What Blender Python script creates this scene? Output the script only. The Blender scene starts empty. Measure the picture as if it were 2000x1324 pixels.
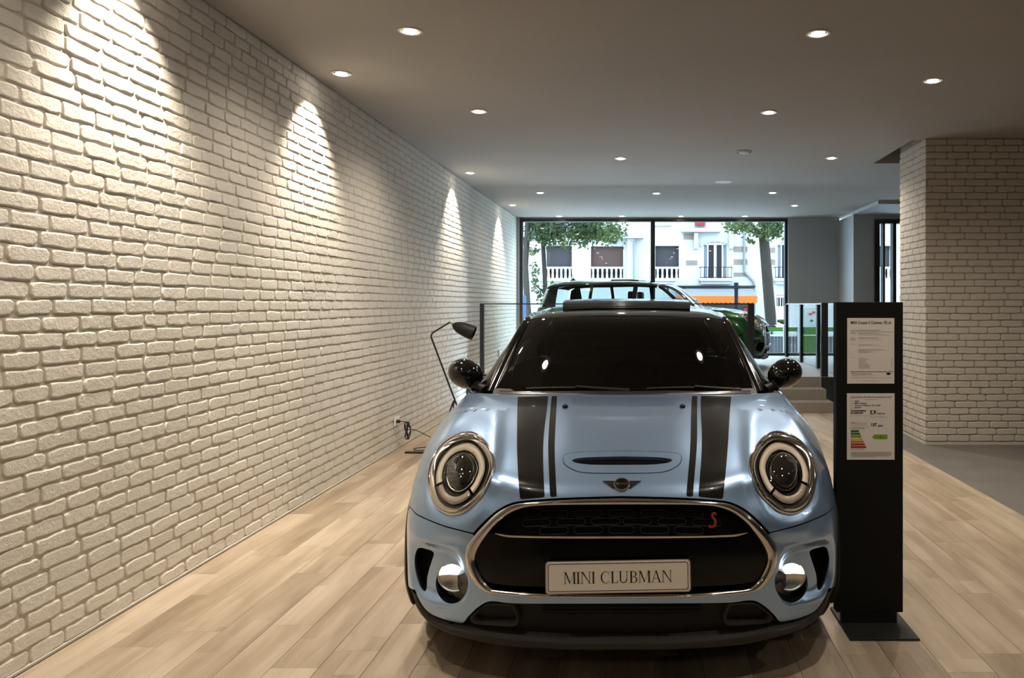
import bpy, bmesh, math, random
import numpy as np
from mathutils import Vector, Matrix
from mathutils.geometry import delaunay_2d_cdt

random.seed(7); rng = np.random.default_rng(7)
scene = bpy.context.scene
col = scene.collection
R = math.radians
PI = math.pi

# ------------------------------------------------------------------ camera
F, CX, CY, H = 1540.0, 1251.0, 593.0, 1.44       # focal length (px of 2000x1324), vanishing point, eye height
cd = bpy.data.cameras.new('camera'); cam = bpy.data.objects.new('camera', cd); col.objects.link(cam)
cam.location = (0, 0, H); cam.rotation_euler = (R(90), 0, 0)
cd.sensor_width = 36; cd.lens = F/2000*36
cd.shift_x = (1000-CX)/2000; cd.shift_y = (CY-662)/2000
cd.clip_start = 0.05; cd.clip_end = 300
scene.camera = cam
# ------------------------------------------------------------------ world (overcast daylight in the street)
w = bpy.data.worlds.new('world'); scene.world = w; w.use_nodes = True
bg = w.node_tree.nodes['Background']; bg.inputs[0].default_value = (0.60, 0.81, 1.0, 1); bg.inputs[1].default_value = 10.0
# ------------------------------------------------------------------ exposure and lamp levels
vs = scene.view_settings; vs.view_transform = 'Standard'; vs.look = 'None'; vs.exposure = 0.2; vs.gamma = 1.0; vs.use_curve_mapping = False
LAMP = (1.0, 0.88, 0.72)
P_DOWN, P_WASH = 112.0, 230.0
try:
    scene.cycles.max_bounces = 6; scene.cycles.diffuse_bounces = 3; scene.cycles.glossy_bounces = 4; scene.cycles.transmission_bounces = 4; scene.cycles.transparent_max_bounces = 20; scene.cycles.sample_clamp_indirect = 6.0
    scene.cycles.use_adaptive_sampling = True; scene.cycles.adaptive_threshold = .1; scene.cycles.adaptive_min_samples = 20
    scene.cycles.use_denoising = True; scene.cycles.caustics_reflective = False; scene.cycles.caustics_refractive = False
except Exception: pass

CEIL = 3.13; WL = -2.425; YB = 15.5; PLAT = 0.42; YP = 11.0

def P(px, py, Y):
    return Vector(((px-CX)*Y/F, Y, H-(py-CY)*Y/F))

# ------------------------------------------------------------------ materials
MATS = {}
def mat(name, color=(.5,.5,.5), rough=.5, metal=0., coat=0., coat_rough=.03, spec=.5, emit=None, emit_s=0., bump=None, trans=0., ior=1.5, alpha=1.0, noise=None, sheen=0.):
    m = bpy.data.materials.new(name); m.use_nodes = True
    nt = m.node_tree; b = nt.nodes['Principled BSDF']
    b.inputs['Base Color'].default_value = (*color, 1); b.inputs['Roughness'].default_value = rough
    b.inputs['Metallic'].default_value = metal; b.inputs['Coat Weight'].default_value = coat
    b.inputs['Coat Roughness'].default_value = coat_rough; b.inputs['Specular IOR Level'].default_value = spec
    b.inputs['IOR'].default_value = ior; b.inputs['Transmission Weight'].default_value = trans; b.inputs['Alpha'].default_value = alpha
    if emit: b.inputs['Emission Color'].default_value = (*emit, 1); b.inputs['Emission Strength'].default_value = emit_s
    if noise:      # (scale, amount): gentle colour variation in object space
        g = nt.nodes.new('ShaderNodeNewGeometry'); n = nt.nodes.new('ShaderNodeTexNoise'); n.inputs['Scale'].default_value = noise[0]; n.inputs['Detail'].default_value = 5
        nt.links.new(g.outputs['Position'], n.inputs['Vector'])
        mx = nt.nodes.new('ShaderNodeMix'); mx.data_type = 'RGBA'
        mx.inputs[6].default_value = (*[c*(1-noise[1]) for c in color], 1); mx.inputs[7].default_value = (*[min(1, c*(1+noise[1])) for c in color], 1)
        nt.links.new(n.outputs['Fac'], mx.inputs[0]); nt.links.new(mx.outputs[2], b.inputs['Base Color'])
    if bump:       # (scale, strength, distance)
        g = nt.nodes.new('ShaderNodeNewGeometry'); n = nt.nodes.new('ShaderNodeTexNoise'); n.inputs['Scale'].default_value = bump[0]; n.inputs['Detail'].default_value = 6
        nt.links.new(g.outputs['Position'], n.inputs['Vector'])
        bp = nt.nodes.new('ShaderNodeBump'); bp.inputs['Strength'].default_value = bump[1]; bp.inputs['Distance'].default_value = bump[2]
        nt.links.new(n.outputs['Fac'], bp.inputs['Height']); nt.links.new(bp.outputs[0], b.inputs['Normal'])
    MATS[name] = m; return m

def glassmat(name, tint=(1,1,1), ior=1.5, rough=0.0, refl=1.0):
    """thin pane: tinted see-through mixed with mirror reflection by Fresnel"""
    m = bpy.data.materials.new(name); m.use_nodes = True; nt = m.node_tree; nt.nodes.clear()
    o = nt.nodes.new('ShaderNodeOutputMaterial'); mx = nt.nodes.new('ShaderNodeMixShader')
    t = nt.nodes.new('ShaderNodeBsdfTransparent'); t.inputs[0].default_value = (*tint, 1)
    g = nt.nodes.new('ShaderNodeBsdfGlossy'); g.inputs['Roughness'].default_value = rough; g.inputs[0].default_value = (refl, refl, refl, 1)
    # Schlick reflectance, the same from both sides of the pane
    ge = nt.nodes.new('ShaderNodeNewGeometry'); dt = nt.nodes.new('ShaderNodeVectorMath'); dt.operation = 'DOT_PRODUCT'
    nt.links.new(ge.outputs['Normal'], dt.inputs[0]); nt.links.new(ge.outputs['Incoming'], dt.inputs[1])
    ab = nt.nodes.new('ShaderNodeMath'); ab.operation = 'ABSOLUTE'; nt.links.new(dt.outputs['Value'], ab.inputs[0])
    su = nt.nodes.new('ShaderNodeMath'); su.operation = 'SUBTRACT'; su.use_clamp = True; su.inputs[0].default_value = 1.0; nt.links.new(ab.outputs[0], su.inputs[1])
    pw = nt.nodes.new('ShaderNodeMath'); pw.operation = 'POWER'; pw.inputs[1].default_value = 5; nt.links.new(su.outputs[0], pw.inputs[0])
    f0 = ((ior-1)/(ior+1))**2; ma = nt.nodes.new('ShaderNodeMath'); ma.operation = 'MULTIPLY_ADD'; ma.inputs[1].default_value = 1-f0; ma.inputs[2].default_value = f0; nt.links.new(pw.outputs[0], ma.inputs[0])
    nt.links.new(ma.outputs[0], mx.inputs[0]); nt.links.new(t.outputs[0], mx.inputs[1]); nt.links.new(g.outputs[0], mx.inputs[2]); nt.links.new(mx.outputs[0], o.inputs[0])
    MATS[name] = m; return m

def brick_paint(name, c1, c2, bs):
    m = mat(name, c1, .62, spec=.35); nt = m.node_tree; b = nt.nodes['Principled BSDF']
    g = nt.nodes.new('ShaderNodeNewGeometry')
    n1 = nt.nodes.new('ShaderNodeTexNoise'); n1.inputs['Scale'].default_value = 7; n1.inputs['Detail'].default_value = 6
    n2 = nt.nodes.new('ShaderNodeTexNoise'); n2.inputs['Scale'].default_value = 46; n2.inputs['Detail'].default_value = 7; n2.inputs['Roughness'].default_value = .62
    v = nt.nodes.new('ShaderNodeTexVoronoi'); v.inputs['Scale'].default_value = 95
    nt.links.new(g.outputs['Position'], n1.inputs['Vector']); nt.links.new(g.outputs['Position'], n2.inputs['Vector']); nt.links.new(g.outputs['Position'], v.inputs['Vector'])
    mx = nt.nodes.new('ShaderNodeMix'); mx.data_type = 'RGBA'; mx.inputs[6].default_value = (*c1, 1); mx.inputs[7].default_value = (*c2, 1)
    nt.links.new(n1.outputs['Fac'], mx.inputs[0]); nt.links.new(mx.outputs[2], b.inputs['Base Color'])
    # pits: sharpened voronoi gated by noise, on top of soft trowel relief
    mr = nt.nodes.new('ShaderNodeMapRange'); mr.inputs[1].default_value = .0; mr.inputs[2].default_value = .28
    nt.links.new(v.outputs['Distance'], mr.inputs[0])
    gt = nt.nodes.new('ShaderNodeMapRange'); gt.inputs[1].default_value = .50; gt.inputs[2].default_value = .62; nt.links.new(n1.outputs['Fac'], gt.inputs[0])
    mm = nt.nodes.new('ShaderNodeMix'); mm.data_type = 'FLOAT'; mm.inputs[2].default_value = 1.0
    nt.links.new(gt.outputs[0], mm.inputs[0]); nt.links.new(mr.outputs[0], mm.inputs[3])
    ad = nt.nodes.new('ShaderNodeMath'); ad.operation = 'MULTIPLY_ADD'; ad.inputs[1].default_value = .22
    nt.links.new(mm.outputs[0], ad.inputs[0]); nt.links.new(n2.outputs['Fac'], ad.inputs[2])
    bp = nt.nodes.new('ShaderNodeBump'); bp.inputs['Strength'].default_value = bs; bp.inputs['Distance'].default_value = .007
    nt.links.new(ad.outputs[0], bp.inputs['Height']); nt.links.new(bp.outputs[0], b.inputs['Normal'])
    return m

def wood(name, tones, obj_random=True):
    m = mat(name, tones[0], .42, spec=.4); nt = m.node_tree; b = nt.nodes['Principled BSDF']
    tc = nt.nodes.new('ShaderNodeNewGeometry'); oi = nt.nodes.new('ShaderNodeObjectInfo')
    off = nt.nodes.new('ShaderNodeVectorMath'); off.operation = 'MULTIPLY_ADD'; off.inputs[1].default_value = (37, 61, 0)
    cmb = nt.nodes.new('ShaderNodeCombineXYZ')
    for k in range(3): nt.links.new(oi.outputs['Random'], cmb.inputs[k])
    nt.links.new(cmb.outputs[0], off.inputs[0]); nt.links.new(tc.outputs['Position'], off.inputs[2])
    mp = nt.nodes.new('ShaderNodeMapping'); mp.inputs['Scale'].default_value = (13, 1.5, 1); nt.links.new(off.outputs[0], mp.inputs[0])
    n = nt.nodes.new('ShaderNodeTexNoise'); n.inputs['Scale'].default_value = 1.0; n.inputs['Detail'].default_value = 8; n.inputs['Roughness'].default_value = .6; n.inputs['Distortion'].default_value = .4
    nt.links.new(mp.outputs[0], n.inputs['Vector'])
    mp2 = nt.nodes.new('ShaderNodeMapping'); mp2.inputs['Scale'].default_value = (3.2, .9, 1); nt.links.new(off.outputs[0], mp2.inputs[0])
    n2 = nt.nodes.new('ShaderNodeTexNoise'); n2.inputs['Scale'].default_value = 1.0; n2.inputs['Detail'].default_value = 3; nt.links.new(mp2.outputs[0], n2.inputs['Vector'])
    # narrow printed strips inside a plank
    br = nt.nodes.new('ShaderNodeTexBrick'); br.offset = .37; br.inputs['Color1'].default_value = (0,0,0,1); br.inputs['Color2'].default_value = (1,1,1,1); br.inputs['Mortar'].default_value = (.5,.5,.5,1)
    br.inputs['Scale'].default_value = 1; br.inputs['Mortar Size'].default_value = 0; br.inputs['Brick Width'].default_value = .9; br.inputs['Row Height'].default_value = .085
    sw = nt.nodes.new('ShaderNodeVectorRotate'); sw.rotation_type = 'Z_AXIS'; sw.inputs['Angle'].default_value = PI/2
    nt.links.new(off.outputs[0], sw.inputs[0]); nt.links.new(sw.outputs[0], br.inputs['Vector'])
    a1 = nt.nodes.new('ShaderNodeMath'); a1.operation = 'MULTIPLY_ADD'; a1.inputs[1].default_value = .55; nt.links.new(n.outputs['Fac'], a1.inputs[0])
    a2 = nt.nodes.new('ShaderNodeMath'); a2.operation = 'MULTIPLY'; a2.inputs[1].default_value = .42; nt.links.new(n2.outputs['Fac'], a2.inputs[0]); nt.links.new(a2.outputs[0], a1.inputs[2])
    a3 = nt.nodes.new('ShaderNodeMath'); a3.operation = 'MULTIPLY_ADD'; a3.inputs[1].default_value = .16; nt.links.new(oi.outputs['Random'], a3.inputs[0]); nt.links.new(a1.outputs[0], a3.inputs[2])
    a4 = nt.nodes.new('ShaderNodeMath'); a4.operation = 'MULTIPLY_ADD'; a4.inputs[1].default_value = .15; nt.links.new(br.outputs['Color'], a4.inputs[0]); nt.links.new(a3.outputs[0], a4.inputs[2])
    cr = nt.nodes.new('ShaderNodeValToRGB'); el = cr.color_ramp.elements
    el[0].position = .36; el[0].color = (*tones[0], 1); el[1].position = .84; el[1].color = (*tones[2], 1)
    e = el.new(.60); e.color = (*tones[1], 1)
    nt.links.new(a4.outputs[0], cr.inputs[0]); nt.links.new(cr.outputs[0], b.inputs['Base Color'])
    bp = nt.nodes.new('ShaderNodeBump'); bp.inputs['Strength'].default_value = .12; bp.inputs['Distance'].default_value = .002
    nt.links.new(n.outputs['Fac'], bp.inputs['Height']); nt.links.new(bp.outputs[0], b.inputs['Normal'])
    return m

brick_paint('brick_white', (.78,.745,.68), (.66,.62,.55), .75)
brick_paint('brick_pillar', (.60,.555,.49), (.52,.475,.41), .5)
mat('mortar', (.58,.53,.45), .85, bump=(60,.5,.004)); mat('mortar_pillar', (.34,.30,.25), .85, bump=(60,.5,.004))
wood('oak', ((.215,.16,.108),(.36,.285,.207),(.515,.43,.335)))
mat('ceiling_paint', (.37,.34,.305), .8, noise=(1.3,.05)); mat('wall_grey', (.40,.41,.42), .8, noise=(2,.04)); mat('wall_dark', (.24,.24,.25), .8)
mat('concrete', (.155,.145,.135), .55, noise=(2.2,.28), bump=(14,.08,.003)); mat('platform', (.42,.40,.375), .5, noise=(2.5,.10)); mat('step_grey', (.25,.225,.195), .6, noise=(6,.08))
mat('black_metal', (.012,.012,.012), .38, spec=.5); mat('black_matt', (.013,.013,.012), .55, spec=.4); mat('black_panel', (.008,.008,.007), .6, spec=.14)
mat('recess_dark', (.06,.055,.05), .9); mat('trim_white', (.75,.73,.70), .4); mat('trim_pale', (.55,.51,.45), .7)
mat('lamp_disc', (.9,.9,.9), .4, emit=(1.0,.90,.76), emit_s=32.0); mat('reflector', (.85,.83,.8), .25, metal=1)
mat('grey_plastic', (.45,.46,.48), .45); mat('white_plastic', (.86,.84,.80), .4)
glassmat('pane_glass', (.97,.985,.98), 1.45); glassmat('rail_glass', (.80,.85,.84), 1.75); glassmat('front_glass', (.95,.97,.96), 1.35)
mat('car_blue', (.37,.55,.85), .33, metal=.84, coat=1.0, coat_rough=.02, spec=.5)
mat('car_green', (.012,.085,.022), .28, metal=.5, coat=1.0, coat_rough=.02)
mat('gloss_black', (.005,.005,.005), .08, coat=.35, coat_rough=.01, spec=.42); mat('stripe_black', (.008,.007,.006), .22, coat=.25, coat_rough=.04, spec=.3); mat('gloss_dark', (.005,.005,.004), .12, spec=.28); mat('mesh_black', (.008,.008,.008), .6, spec=.25)
mat('chrome', (.74,.70,.66), .09, metal=1); mat('satin_chrome', (.58,.55,.52), .22, metal=1); mat('dark_chrome', (.22,.205,.19), .18, metal=1)
mat('tyre', (.018,.017,.016), .75); mat('plastic_black', (.011,.0105,.010), .5, spec=.22); mat('plastic_grey', (.034,.031,.028), .5, spec=.3); mat('under_black', (.004,.004,.004), .9, spec=.1)
glassmat('screen_glass', (.06,.063,.05), 1.5); glassmat('side_glass', (.10,.10,.09), 1.5); glassmat('clear_lens', (.95,.95,.94), 1.4); glassmat('side_glass_clear', (.74,.80,.78), 1.5)
mat('drl_ring', (.86,.76,.62), .35, spec=.5); mat('drl_lower', (.42,.34,.28), .3); mat('projector', (.012,.010,.008), .05, coat=1, coat_rough=.0)
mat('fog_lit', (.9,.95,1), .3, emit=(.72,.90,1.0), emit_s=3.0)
mat('seat_dark', (.02,.018,.016), .7); mat('dash_dark', (.03,.028,.024), .55)
mat('plate_white', (.82,.76,.68), .35); mat('ink', (.012,.010,.010), .5); mat('paper', (.70,.655,.63), .6); mat('ink_grey', (.33,.31,.30), .7); mat('ink_light', (.50,.47,.455), .7)
mat('s_red', (.30,.018,.015), .25, coat=1)
for n_, c_ in (('e_a',(.01,.10,.03)),('e_b',(.015,.16,.04)),('e_c',(.17,.30,.03)),('e_d',(.70,.50,.05)),('e_e',(.52,.19,.03)),('e_f',(.42,.05,.025)),('e_g',(.36,.015,.03))): mat(n_, c_, .6)

# ------------------------------------------------------------------ mesh helpers
class MB:
    def __init__(s): s.v = []; s.f = []
    def add(s, vs, fs):
        o = len(s.v); s.v += [tuple(map(float, p)) for p in vs]; s.f += [tuple(i+o for i in q) for q in fs]; return s
    def box(s, x0, x1, y0, y1, z0, z1):
        return s.add([(x0,y0,z0),(x1,y0,z0),(x1,y1,z0),(x0,y1,z0),(x0,y0,z1),(x1,y0,z1),(x1,y1,z1),(x0,y1,z1)],
                     [(0,3,2,1),(4,5,6,7),(0,1,5,4),(1,2,6,5),(2,3,7,6),(3,0,4,7)])
    def tube(s, path, r, n=10, cap=True, closed=False):
        path = [Vector(p) for p in path]; N = len(path); rr = r if hasattr(r, '__len__') else [r]*N
        rings = []; prev = None
        for i, p in enumerate(path):
            a = path[i-1] if (i > 0 or closed) else p; b = path[(i+1) % N] if (i < N-1 or closed) else p
            t = (b-a).normalized()
            if prev is None:
                up = Vector((0,0,1)) if abs(t.z) < .9 else Vector((1,0,0)); u = t.cross(up).normalized()
            else: u = (prev - t*prev.dot(t)).normalized()
            prev = u; w_ = t.cross(u)
            rings.append([p + (u*math.cos(2*PI*k/n) + w_*math.sin(2*PI*k/n))*rr[i] for k in range(n)])
        vs = [q for g in rings for q in g]; fs = []
        for i in range(N if closed else N-1):
            for k in range(n):
                a, b = i*n+k, i*n+(k+1) % n; c, d = ((i+1) % N)*n+(k+1) % n, ((i+1) % N)*n+k
                fs.append((a, b, c, d))
        if cap and not closed: fs.append(tuple(range(n-1, -1, -1))); fs.append(tuple((N-1)*n+k for k in range(n)))
        return s.add(vs, fs)
    def loft(s, rings, closed=True, cap0=False, cap1=False):
        n = len(rings[0]); vs = [q for g in rings for q in g]; fs = []
        for i in range(len(rings)-1):
            for k in range(n if closed else n-1):
                fs.append((i*n+k, i*n+(k+1) % n, (i+1)*n+(k+1) % n, (i+1)*n+k))
        if cap0: fs.append(tuple(range(n-1, -1, -1)))
        if cap1: fs.append(tuple((len(rings)-1)*n+k for k in range(n)))
        return s.add(vs, fs)
    def lathe(s, prof, c=(0,0,0), axis='z', n=32):
        """prof: list of (radius, height)"""
        c = Vector(c); rings = []
        for r, h in prof:
            g = []
            for k in range(n):
                a = 2*PI*k/n; u, v = r*math.cos(a), r*math.sin(a)
                g.append(c + (Vector((u,v,h)) if axis == 'z' else Vector((h,u,v)) if axis == 'x' else Vector((u,h,v))))
            rings.append(g)
        return s.loft(rings)
    def ball(s, c, rx, ry, rz, n=24, m=14):
        rings = []
        for i in range(m+1):
            a = -PI/2 + PI*i/m; q = max(1e-4, math.cos(a))
            rings.append([(c[0]+rx*q*math.cos(2*PI*k/n), c[1]+ry*q*math.sin(2*PI*k/n), c[2]+rz*math.sin(a)) for k in range(n)])
        return s.loft(rings)
    def prism(s, poly, axis, a0, a1):
        """poly: 2-D outline; axis 'y': points are (x,z); 'x': (y,z); 'z': (x,y)"""
        mk = {'y': lambda p, a: (p[0], a, p[1]), 'x': lambda p, a: (a, p[0], p[1]), 'z': lambda p, a: (p[0], p[1], a)}[axis]
        return s.loft([[mk(p, a0) for p in poly], [mk(p, a1) for p in poly]], True, True, True)
    def build(s, name, m, parent=None, smooth=None, bevel=0., loc=None):
        me = bpy.data.meshes.new(name); me.from_pydata(s.v, [], s.f)
        bm = bmesh.new(); bm.from_mesh(me); bmesh.ops.remove_doubles(bm, verts=bm.verts, dist=1e-6); bmesh.ops.recalc_face_normals(bm, faces=bm.faces); bm.to_mesh(me); bm.free()
        o = bpy.data.objects.new(name, me); col.objects.link(o); me.materials.append(MATS[m] if isinstance(m, str) else m)
        if parent is not None: o.parent = parent
        if loc: o.location = loc
        if smooth:
            me.polygons.foreach_set('use_smooth', [True]*len(me.polygons)); me.set_sharp_from_angle(angle=R(smooth))
        if bevel:
            b = o.modifiers.new('bevel', 'BEVEL'); b.width = bevel; b.segments = 2; b.limit_method = 'ANGLE'
        return o
def tag(o, label=None, cat=None, group=None, kind=None):
    if label: o['label'] = label
    if cat: o['category'] = cat
    if group: o['group'] = group
    if kind: o['kind'] = kind
    return o
def empty(name, loc=(0,0,0), rz=0.):
    o = bpy.data.objects.new(name, None); col.objects.link(o); o.location = loc; o.rotation_euler = (0,0,rz); o.empty_display_size = .1; return o
def box(name, m, x0, x1, y0, y1, z0, z1, parent=None, bevel=0.): return MB().box(x0,x1,y0,y1,z0,z1).build(name, m, parent, bevel=bevel)
def struct(o, label=None): return tag(o, label, kind='structure')
def kids(o): return [c for c in bpy.data.objects if c.parent == o]
def text_mesh(txt, size, bold=0.):
    cu = bpy.data.curves.new('t', 'FONT'); cu.body = txt; cu.size = size; cu.offset = bold; cu.resolution_u = 2; cu.fill_mode = 'FRONT'
    o = bpy.data.objects.new('t', cu); col.objects.link(o); bpy.context.view_layer.update()
    dg = bpy.context.evaluated_depsgraph_get(); e = o.evaluated_get(dg); me = e.to_mesh()
    vs = [tuple(v.co) for v in me.vertices]; fs = [tuple(p.vertices) for p in me.polygons]; e.to_mesh_clear()
    bpy.data.objects.remove(o); bpy.data.curves.remove(cu)
    return vs, fs

# ================================================================== THE ROOM
XR, YF = 7.2, -5.0
ceil_mb = MB()
hx0, hx1, hy0, hy1 = 2.806, 4.6, 8.15, 9.5        # opening in the ceiling behind the pillar
T = .25
ceil_mb.box(WL-.2, hx0, YF-.2, YB+.3, CEIL, CEIL+T).box(hx0, XR+.2, YF-.2, hy0, CEIL, CEIL+T).box(hx1, XR+.2, hy0, hy1, CEIL, CEIL+T).box(hx0, XR+.2, hy1, YB+.3, CEIL, CEIL+T)
ceiling = struct(ceil_mb.build('ceiling', 'ceiling_paint'), 'taupe painted ceiling with recessed spotlights')
box('ceiling_recess', 'recess_dark', hx0, hx1, hy0, hy1, CEIL+T, CEIL+T+.05, ceiling)
struct(box('trim_1', 'wall_grey', 3.89, XR, 12.9, 14.5, CEIL-.06, CEIL-.0005), 'dropped grey soffit strip beside the entrance')
struct(box('wall_right', 'wall_dark', XR, XR+.2, YF, 14.4, 0, CEIL), 'dark side wall'); struct(box('wall_rear', 'wall_dark', WL-.2, XR+.2, YF-.2, YF, 0, CEIL), 'dark wall behind the viewer')

# ---- floor: slab, concrete strip, oak planks
floor = struct(MB().box(WL-.2, 2.6, YF-.2, 10.6, -.2, -.012).build('floor', 'recess_dark'), 'pale oak plank floor')
box('floor_slab', 'oak', WL, 2.6, YF, 1.2, -.012, 0, floor)
struct(box('floor_concrete', 'concrete', 2.6, XR+.2, YF-.2, YB+.3, -.2, -.001), 'dark grey polished concrete floor around the brick pillar')
PW = .19
def plank_mesh():
    a, c = PW/2-.0006, .0012
    rings = []
    for z, i in ((-.0119, 0), (-c, 0), (0, c)):
        rings.append([(-a+i, -.5, z), (a-i, -.5, z), (a-i, .5, z), (-a+i, .5, z)])
    return MB().loft(rings, True, False, True)
pm = plank_mesh().build('plank', 'oak', floor); bpy.data.objects.remove(pm); pme = bpy.data.meshes['plank']
nrow = 0; x = WL + .012 + PW/2
while x-PW/2 < 2.595:
    wsc = 1.0
    if x + PW/2 > 2.6: wsc = (2.6-(x-PW/2))/PW; x = 2.6-wsc*PW/2
    y = 1.2 - random.uniform(0, .9) if nrow else .6
    y = max(y, 1.2-.9)
    while y < 10.4:
        L = 1.2; y1 = min(y+L, 10.4); y0 = max(y, 1.2)
        if y1 - y0 > .05:
            o = bpy.data.objects.new('plank', pme); col.objects.link(o); o.parent = floor
            o.location = (x, (y0+y1)/2, 0); o.scale = (wsc, (y1-y0)-.0012, 1)
        y += L
    x += PW*wsc + (1 if wsc < 1 else 0); nrow += 1

# ---- painted brick slips
def brick_rings(L, Hh, r, n_long=2, deep=.014, rings=3, jit=.002):
    """closed outlines of one worn brick seen face on, from the mortar out to the face"""
    pts = []
    hx, hz = L/2, Hh/2
    cs = [(hx-r, hz-r, 0), (-(hx-r), hz-r, 90), (-(hx-r), -(hz-r), 180), (hx-r, -(hz-r), 270)]
    for i, (cx_, cz_, a0) in enumerate(cs):
        for a in (12, 78): pts.append([cx_+r*math.cos(R(a0+a)), cz_+r*math.sin(R(a0+a))])
        nx = cs[(i+1) % 4]
        if i in (0, 2):
            p0 = pts[-1]; sgn = 1 if i == 0 else -1
            for k in range(1, n_long+1):
                f_ = k/(n_long+1); pts.append([p0[0]*(1-2*f_) if i == 0 else p0[0]*(1-2*f_), p0[1]+random.uniform(-jit, jit)])
    pts = np.array(pts) + rng.uniform(-jit, jit, (len(pts), 2))
    spec = {3: ((0,-deep),(.0022,-.0042),(.0085,0)), 2: ((0,-deep),(.006,-.001))}[rings]
    out = []
    for ins, wv in spec:
        q = pts.copy(); q[:,0] *= (hx-ins)/hx; q[:,1] *= (hz-ins)/hz
        out.append((q, wv))
    return out
def brick_geo(rings):
    n = len(rings[0][0]); vs = []; fs = []
    for q, wv in rings:
        for p in q: vs.append((p[0], p[1], wv))
    for i in range(len(rings)-1):
        for k in range(n): fs.append((i*n+k, i*n+(k+1) % n, (i+1)*n+(k+1) % n, (i+1)*n+k))
    fs.append(tuple((len(rings)-1)*n+k for k in range(n)))
    return vs, fs
def face_normals(me):
    """smooth shading with area-weighted normals, so the worn face reads flat and only its rim rolls over"""
    me.polygons.foreach_set('use_smooth', [True]*len(me.polygons)); N = np.zeros((len(me.vertices), 3))
    for p in me.polygons:
        v = np.array(p.normal)*p.area**1.5
        for i in p.vertices: N[i] += v
    N /= np.maximum(1e-12, np.linalg.norm(N, axis=1))[:, None]; me.normals_split_custom_set_from_vertices([tuple(n) for n in N])
BL, BH = .2125, .0695
def make_brick_face(parent, frame, u0, u1, z0, z1, mname, limit, key, name_pool, relief=1.0, joint=.0095, jit=.0022):
    """frame(u,z,w)->world. Bricks in running bond from u0 to u1; the `limit` ones that show largest become own objects."""
    items = []
    nc = int(round((z1-z0)/BH)); hgt = (z1-z0)/nc
    for c in range(nc):
        zc = z0 + (c+.5)*hgt
        u = u0 - (BL/2 if c % 2 else 0) + random.uniform(-.02, .02)
        while u < u1:
            L = BL*random.uniform(.86, 1.12)
            a, b = max(u, u0), min(u+L, u1)
            if b - a > .03: items.append(((a+b)/2, zc, b-a, hgt))
            u += L
    items.sort(key=lambda it: key(it), reverse=True)
    own = [it for it in items if key(it) > 0][:limit]; own_set = set(map(id, own)); rest = [it for it in items if id(it) not in own_set]
    return own, rest
def variants(rings, count, jit):
    vs_ = []
    for i in range(count):
        vs_.append(brick_geo(brick_rings(BL-.0075, BH-.0075, random.uniform(.009, .021), 3 if rings == 3 else 2, .0145, rings, jit)))
    return vs_
def frame_matrix(u_axis, w_axis, origin):
    u_axis, w_axis = Vector(u_axis), Vector(w_axis); z = Vector((0,0,1))
    m = Matrix.Identity(4)
    for i in range(3): m[i][0] = u_axis[i]; m[i][1] = z[i]; m[i][2] = w_axis[i]; m[i][3] = origin[i]
    return m
def lay_bricks(parent, faces, mname, limit, rel, seed, jit=.0030):
    """faces: list of (u_axis, w_axis, origin, u0, u1, z0, z1)"""
    random.seed(seed)
    allb = []
    for fi, (ua, wa, org, u0, u1, z0, z1) in enumerate(faces):
        M = frame_matrix(ua, wa, org)
        def key(it):
            c = M @ Vector((it[0], it[1], 0))
            if c.y < 1: return -1
            px, py = CX + F*c.x/c.y, CY + F*(H-c.z)/c.y
            if not (-30 < px < 2030 and -20 < py < 1344): return -1
            wv = abs(Vector(wa).dot(Vector((-c.x, -c.y, H-c.z)).normalized()))
            return wv/(c.y**2)
        own, rest = make_brick_face(parent, None, u0, u1, z0, z1, mname, 10**9, key, None)
        allb += [(key(it), it, M) for it in own] + [(-1, it, M) for it in rest]
    allb.sort(key=lambda t: t[0], reverse=True)
    near = variants(3, 16, jit); far = variants(2, 16, jit); meshes = []
    for vs_, fs_ in near:
        me = bpy.data.meshes.new('brick'); me.from_pydata(vs_, [], fs_); me.materials.append(MATS[mname]); face_normals(me); meshes.append(me)
    bulk = MB()
    for i, (k, it, M) in enumerate(allb):
        u, z, L, hh = it
        flip = random.choice((1, -1)); flz = random.choice((1, -1))
        S = Matrix.Diagonal((L/BL*flip, hh/BH*flz, rel*random.uniform(.8, 1.15), 1)) if flip*flz > 0 else Matrix.Diagonal((L/BL, hh/BH, rel*random.uniform(.8, 1.15), 1))
        loc = Matrix.Translation((u, z+random.uniform(-.0016, .0016), random.uniform(-.002, .0015)*rel)) @ Matrix.Rotation(R(random.gauss(0, .7)), 4, 'Z') @ Matrix.Rotation(R(random.gauss(0, .6)), 4, 'X') @ Matrix.Rotation(R(random.gauss(0, .3)), 4, 'Y')
        if i < limit and k > 0:
            o = bpy.data.objects.new('brick', random.choice(meshes)); col.objects.link(o); o.parent = parent; o.matrix_local = M @ loc @ S
        else:
            vs_, fs_ = (random.choice(near) if k > .012 else random.choice(far)); W = M @ loc @ S
            bulk.add([W @ Vector(p) for p in vs_], fs_)
    me = bpy.data.meshes.new('brickwork'); me.from_pydata(bulk.v, [], bulk.f); me.materials.append(MATS[mname]); face_normals(me)
    o = bpy.data.objects.new('brickwork', me); col.objects.link(o); o.parent = parent; o['kind'] = 'stuff'
    o['label'] = 'smaller bricks further along the wall'
    return o
wall_left = struct(box('wall_left', 'mortar', WL-.25, WL-.0092, YF, YB+.3, 0, CEIL), 'white painted rough brick wall lit by ceiling spots')
lay_bricks(wall_left, [((0,1,0), (1,0,0), (WL,0,0), .2, YB, .004, CEIL-.004)], 'brick_white', 300, .8, 3)
struct(box('trim_2', 'trim_pale', WL-.011, WL+.008, YF, YP, 0, .010), 'thin pale sealing strip along the foot of the brick wall')
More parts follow.
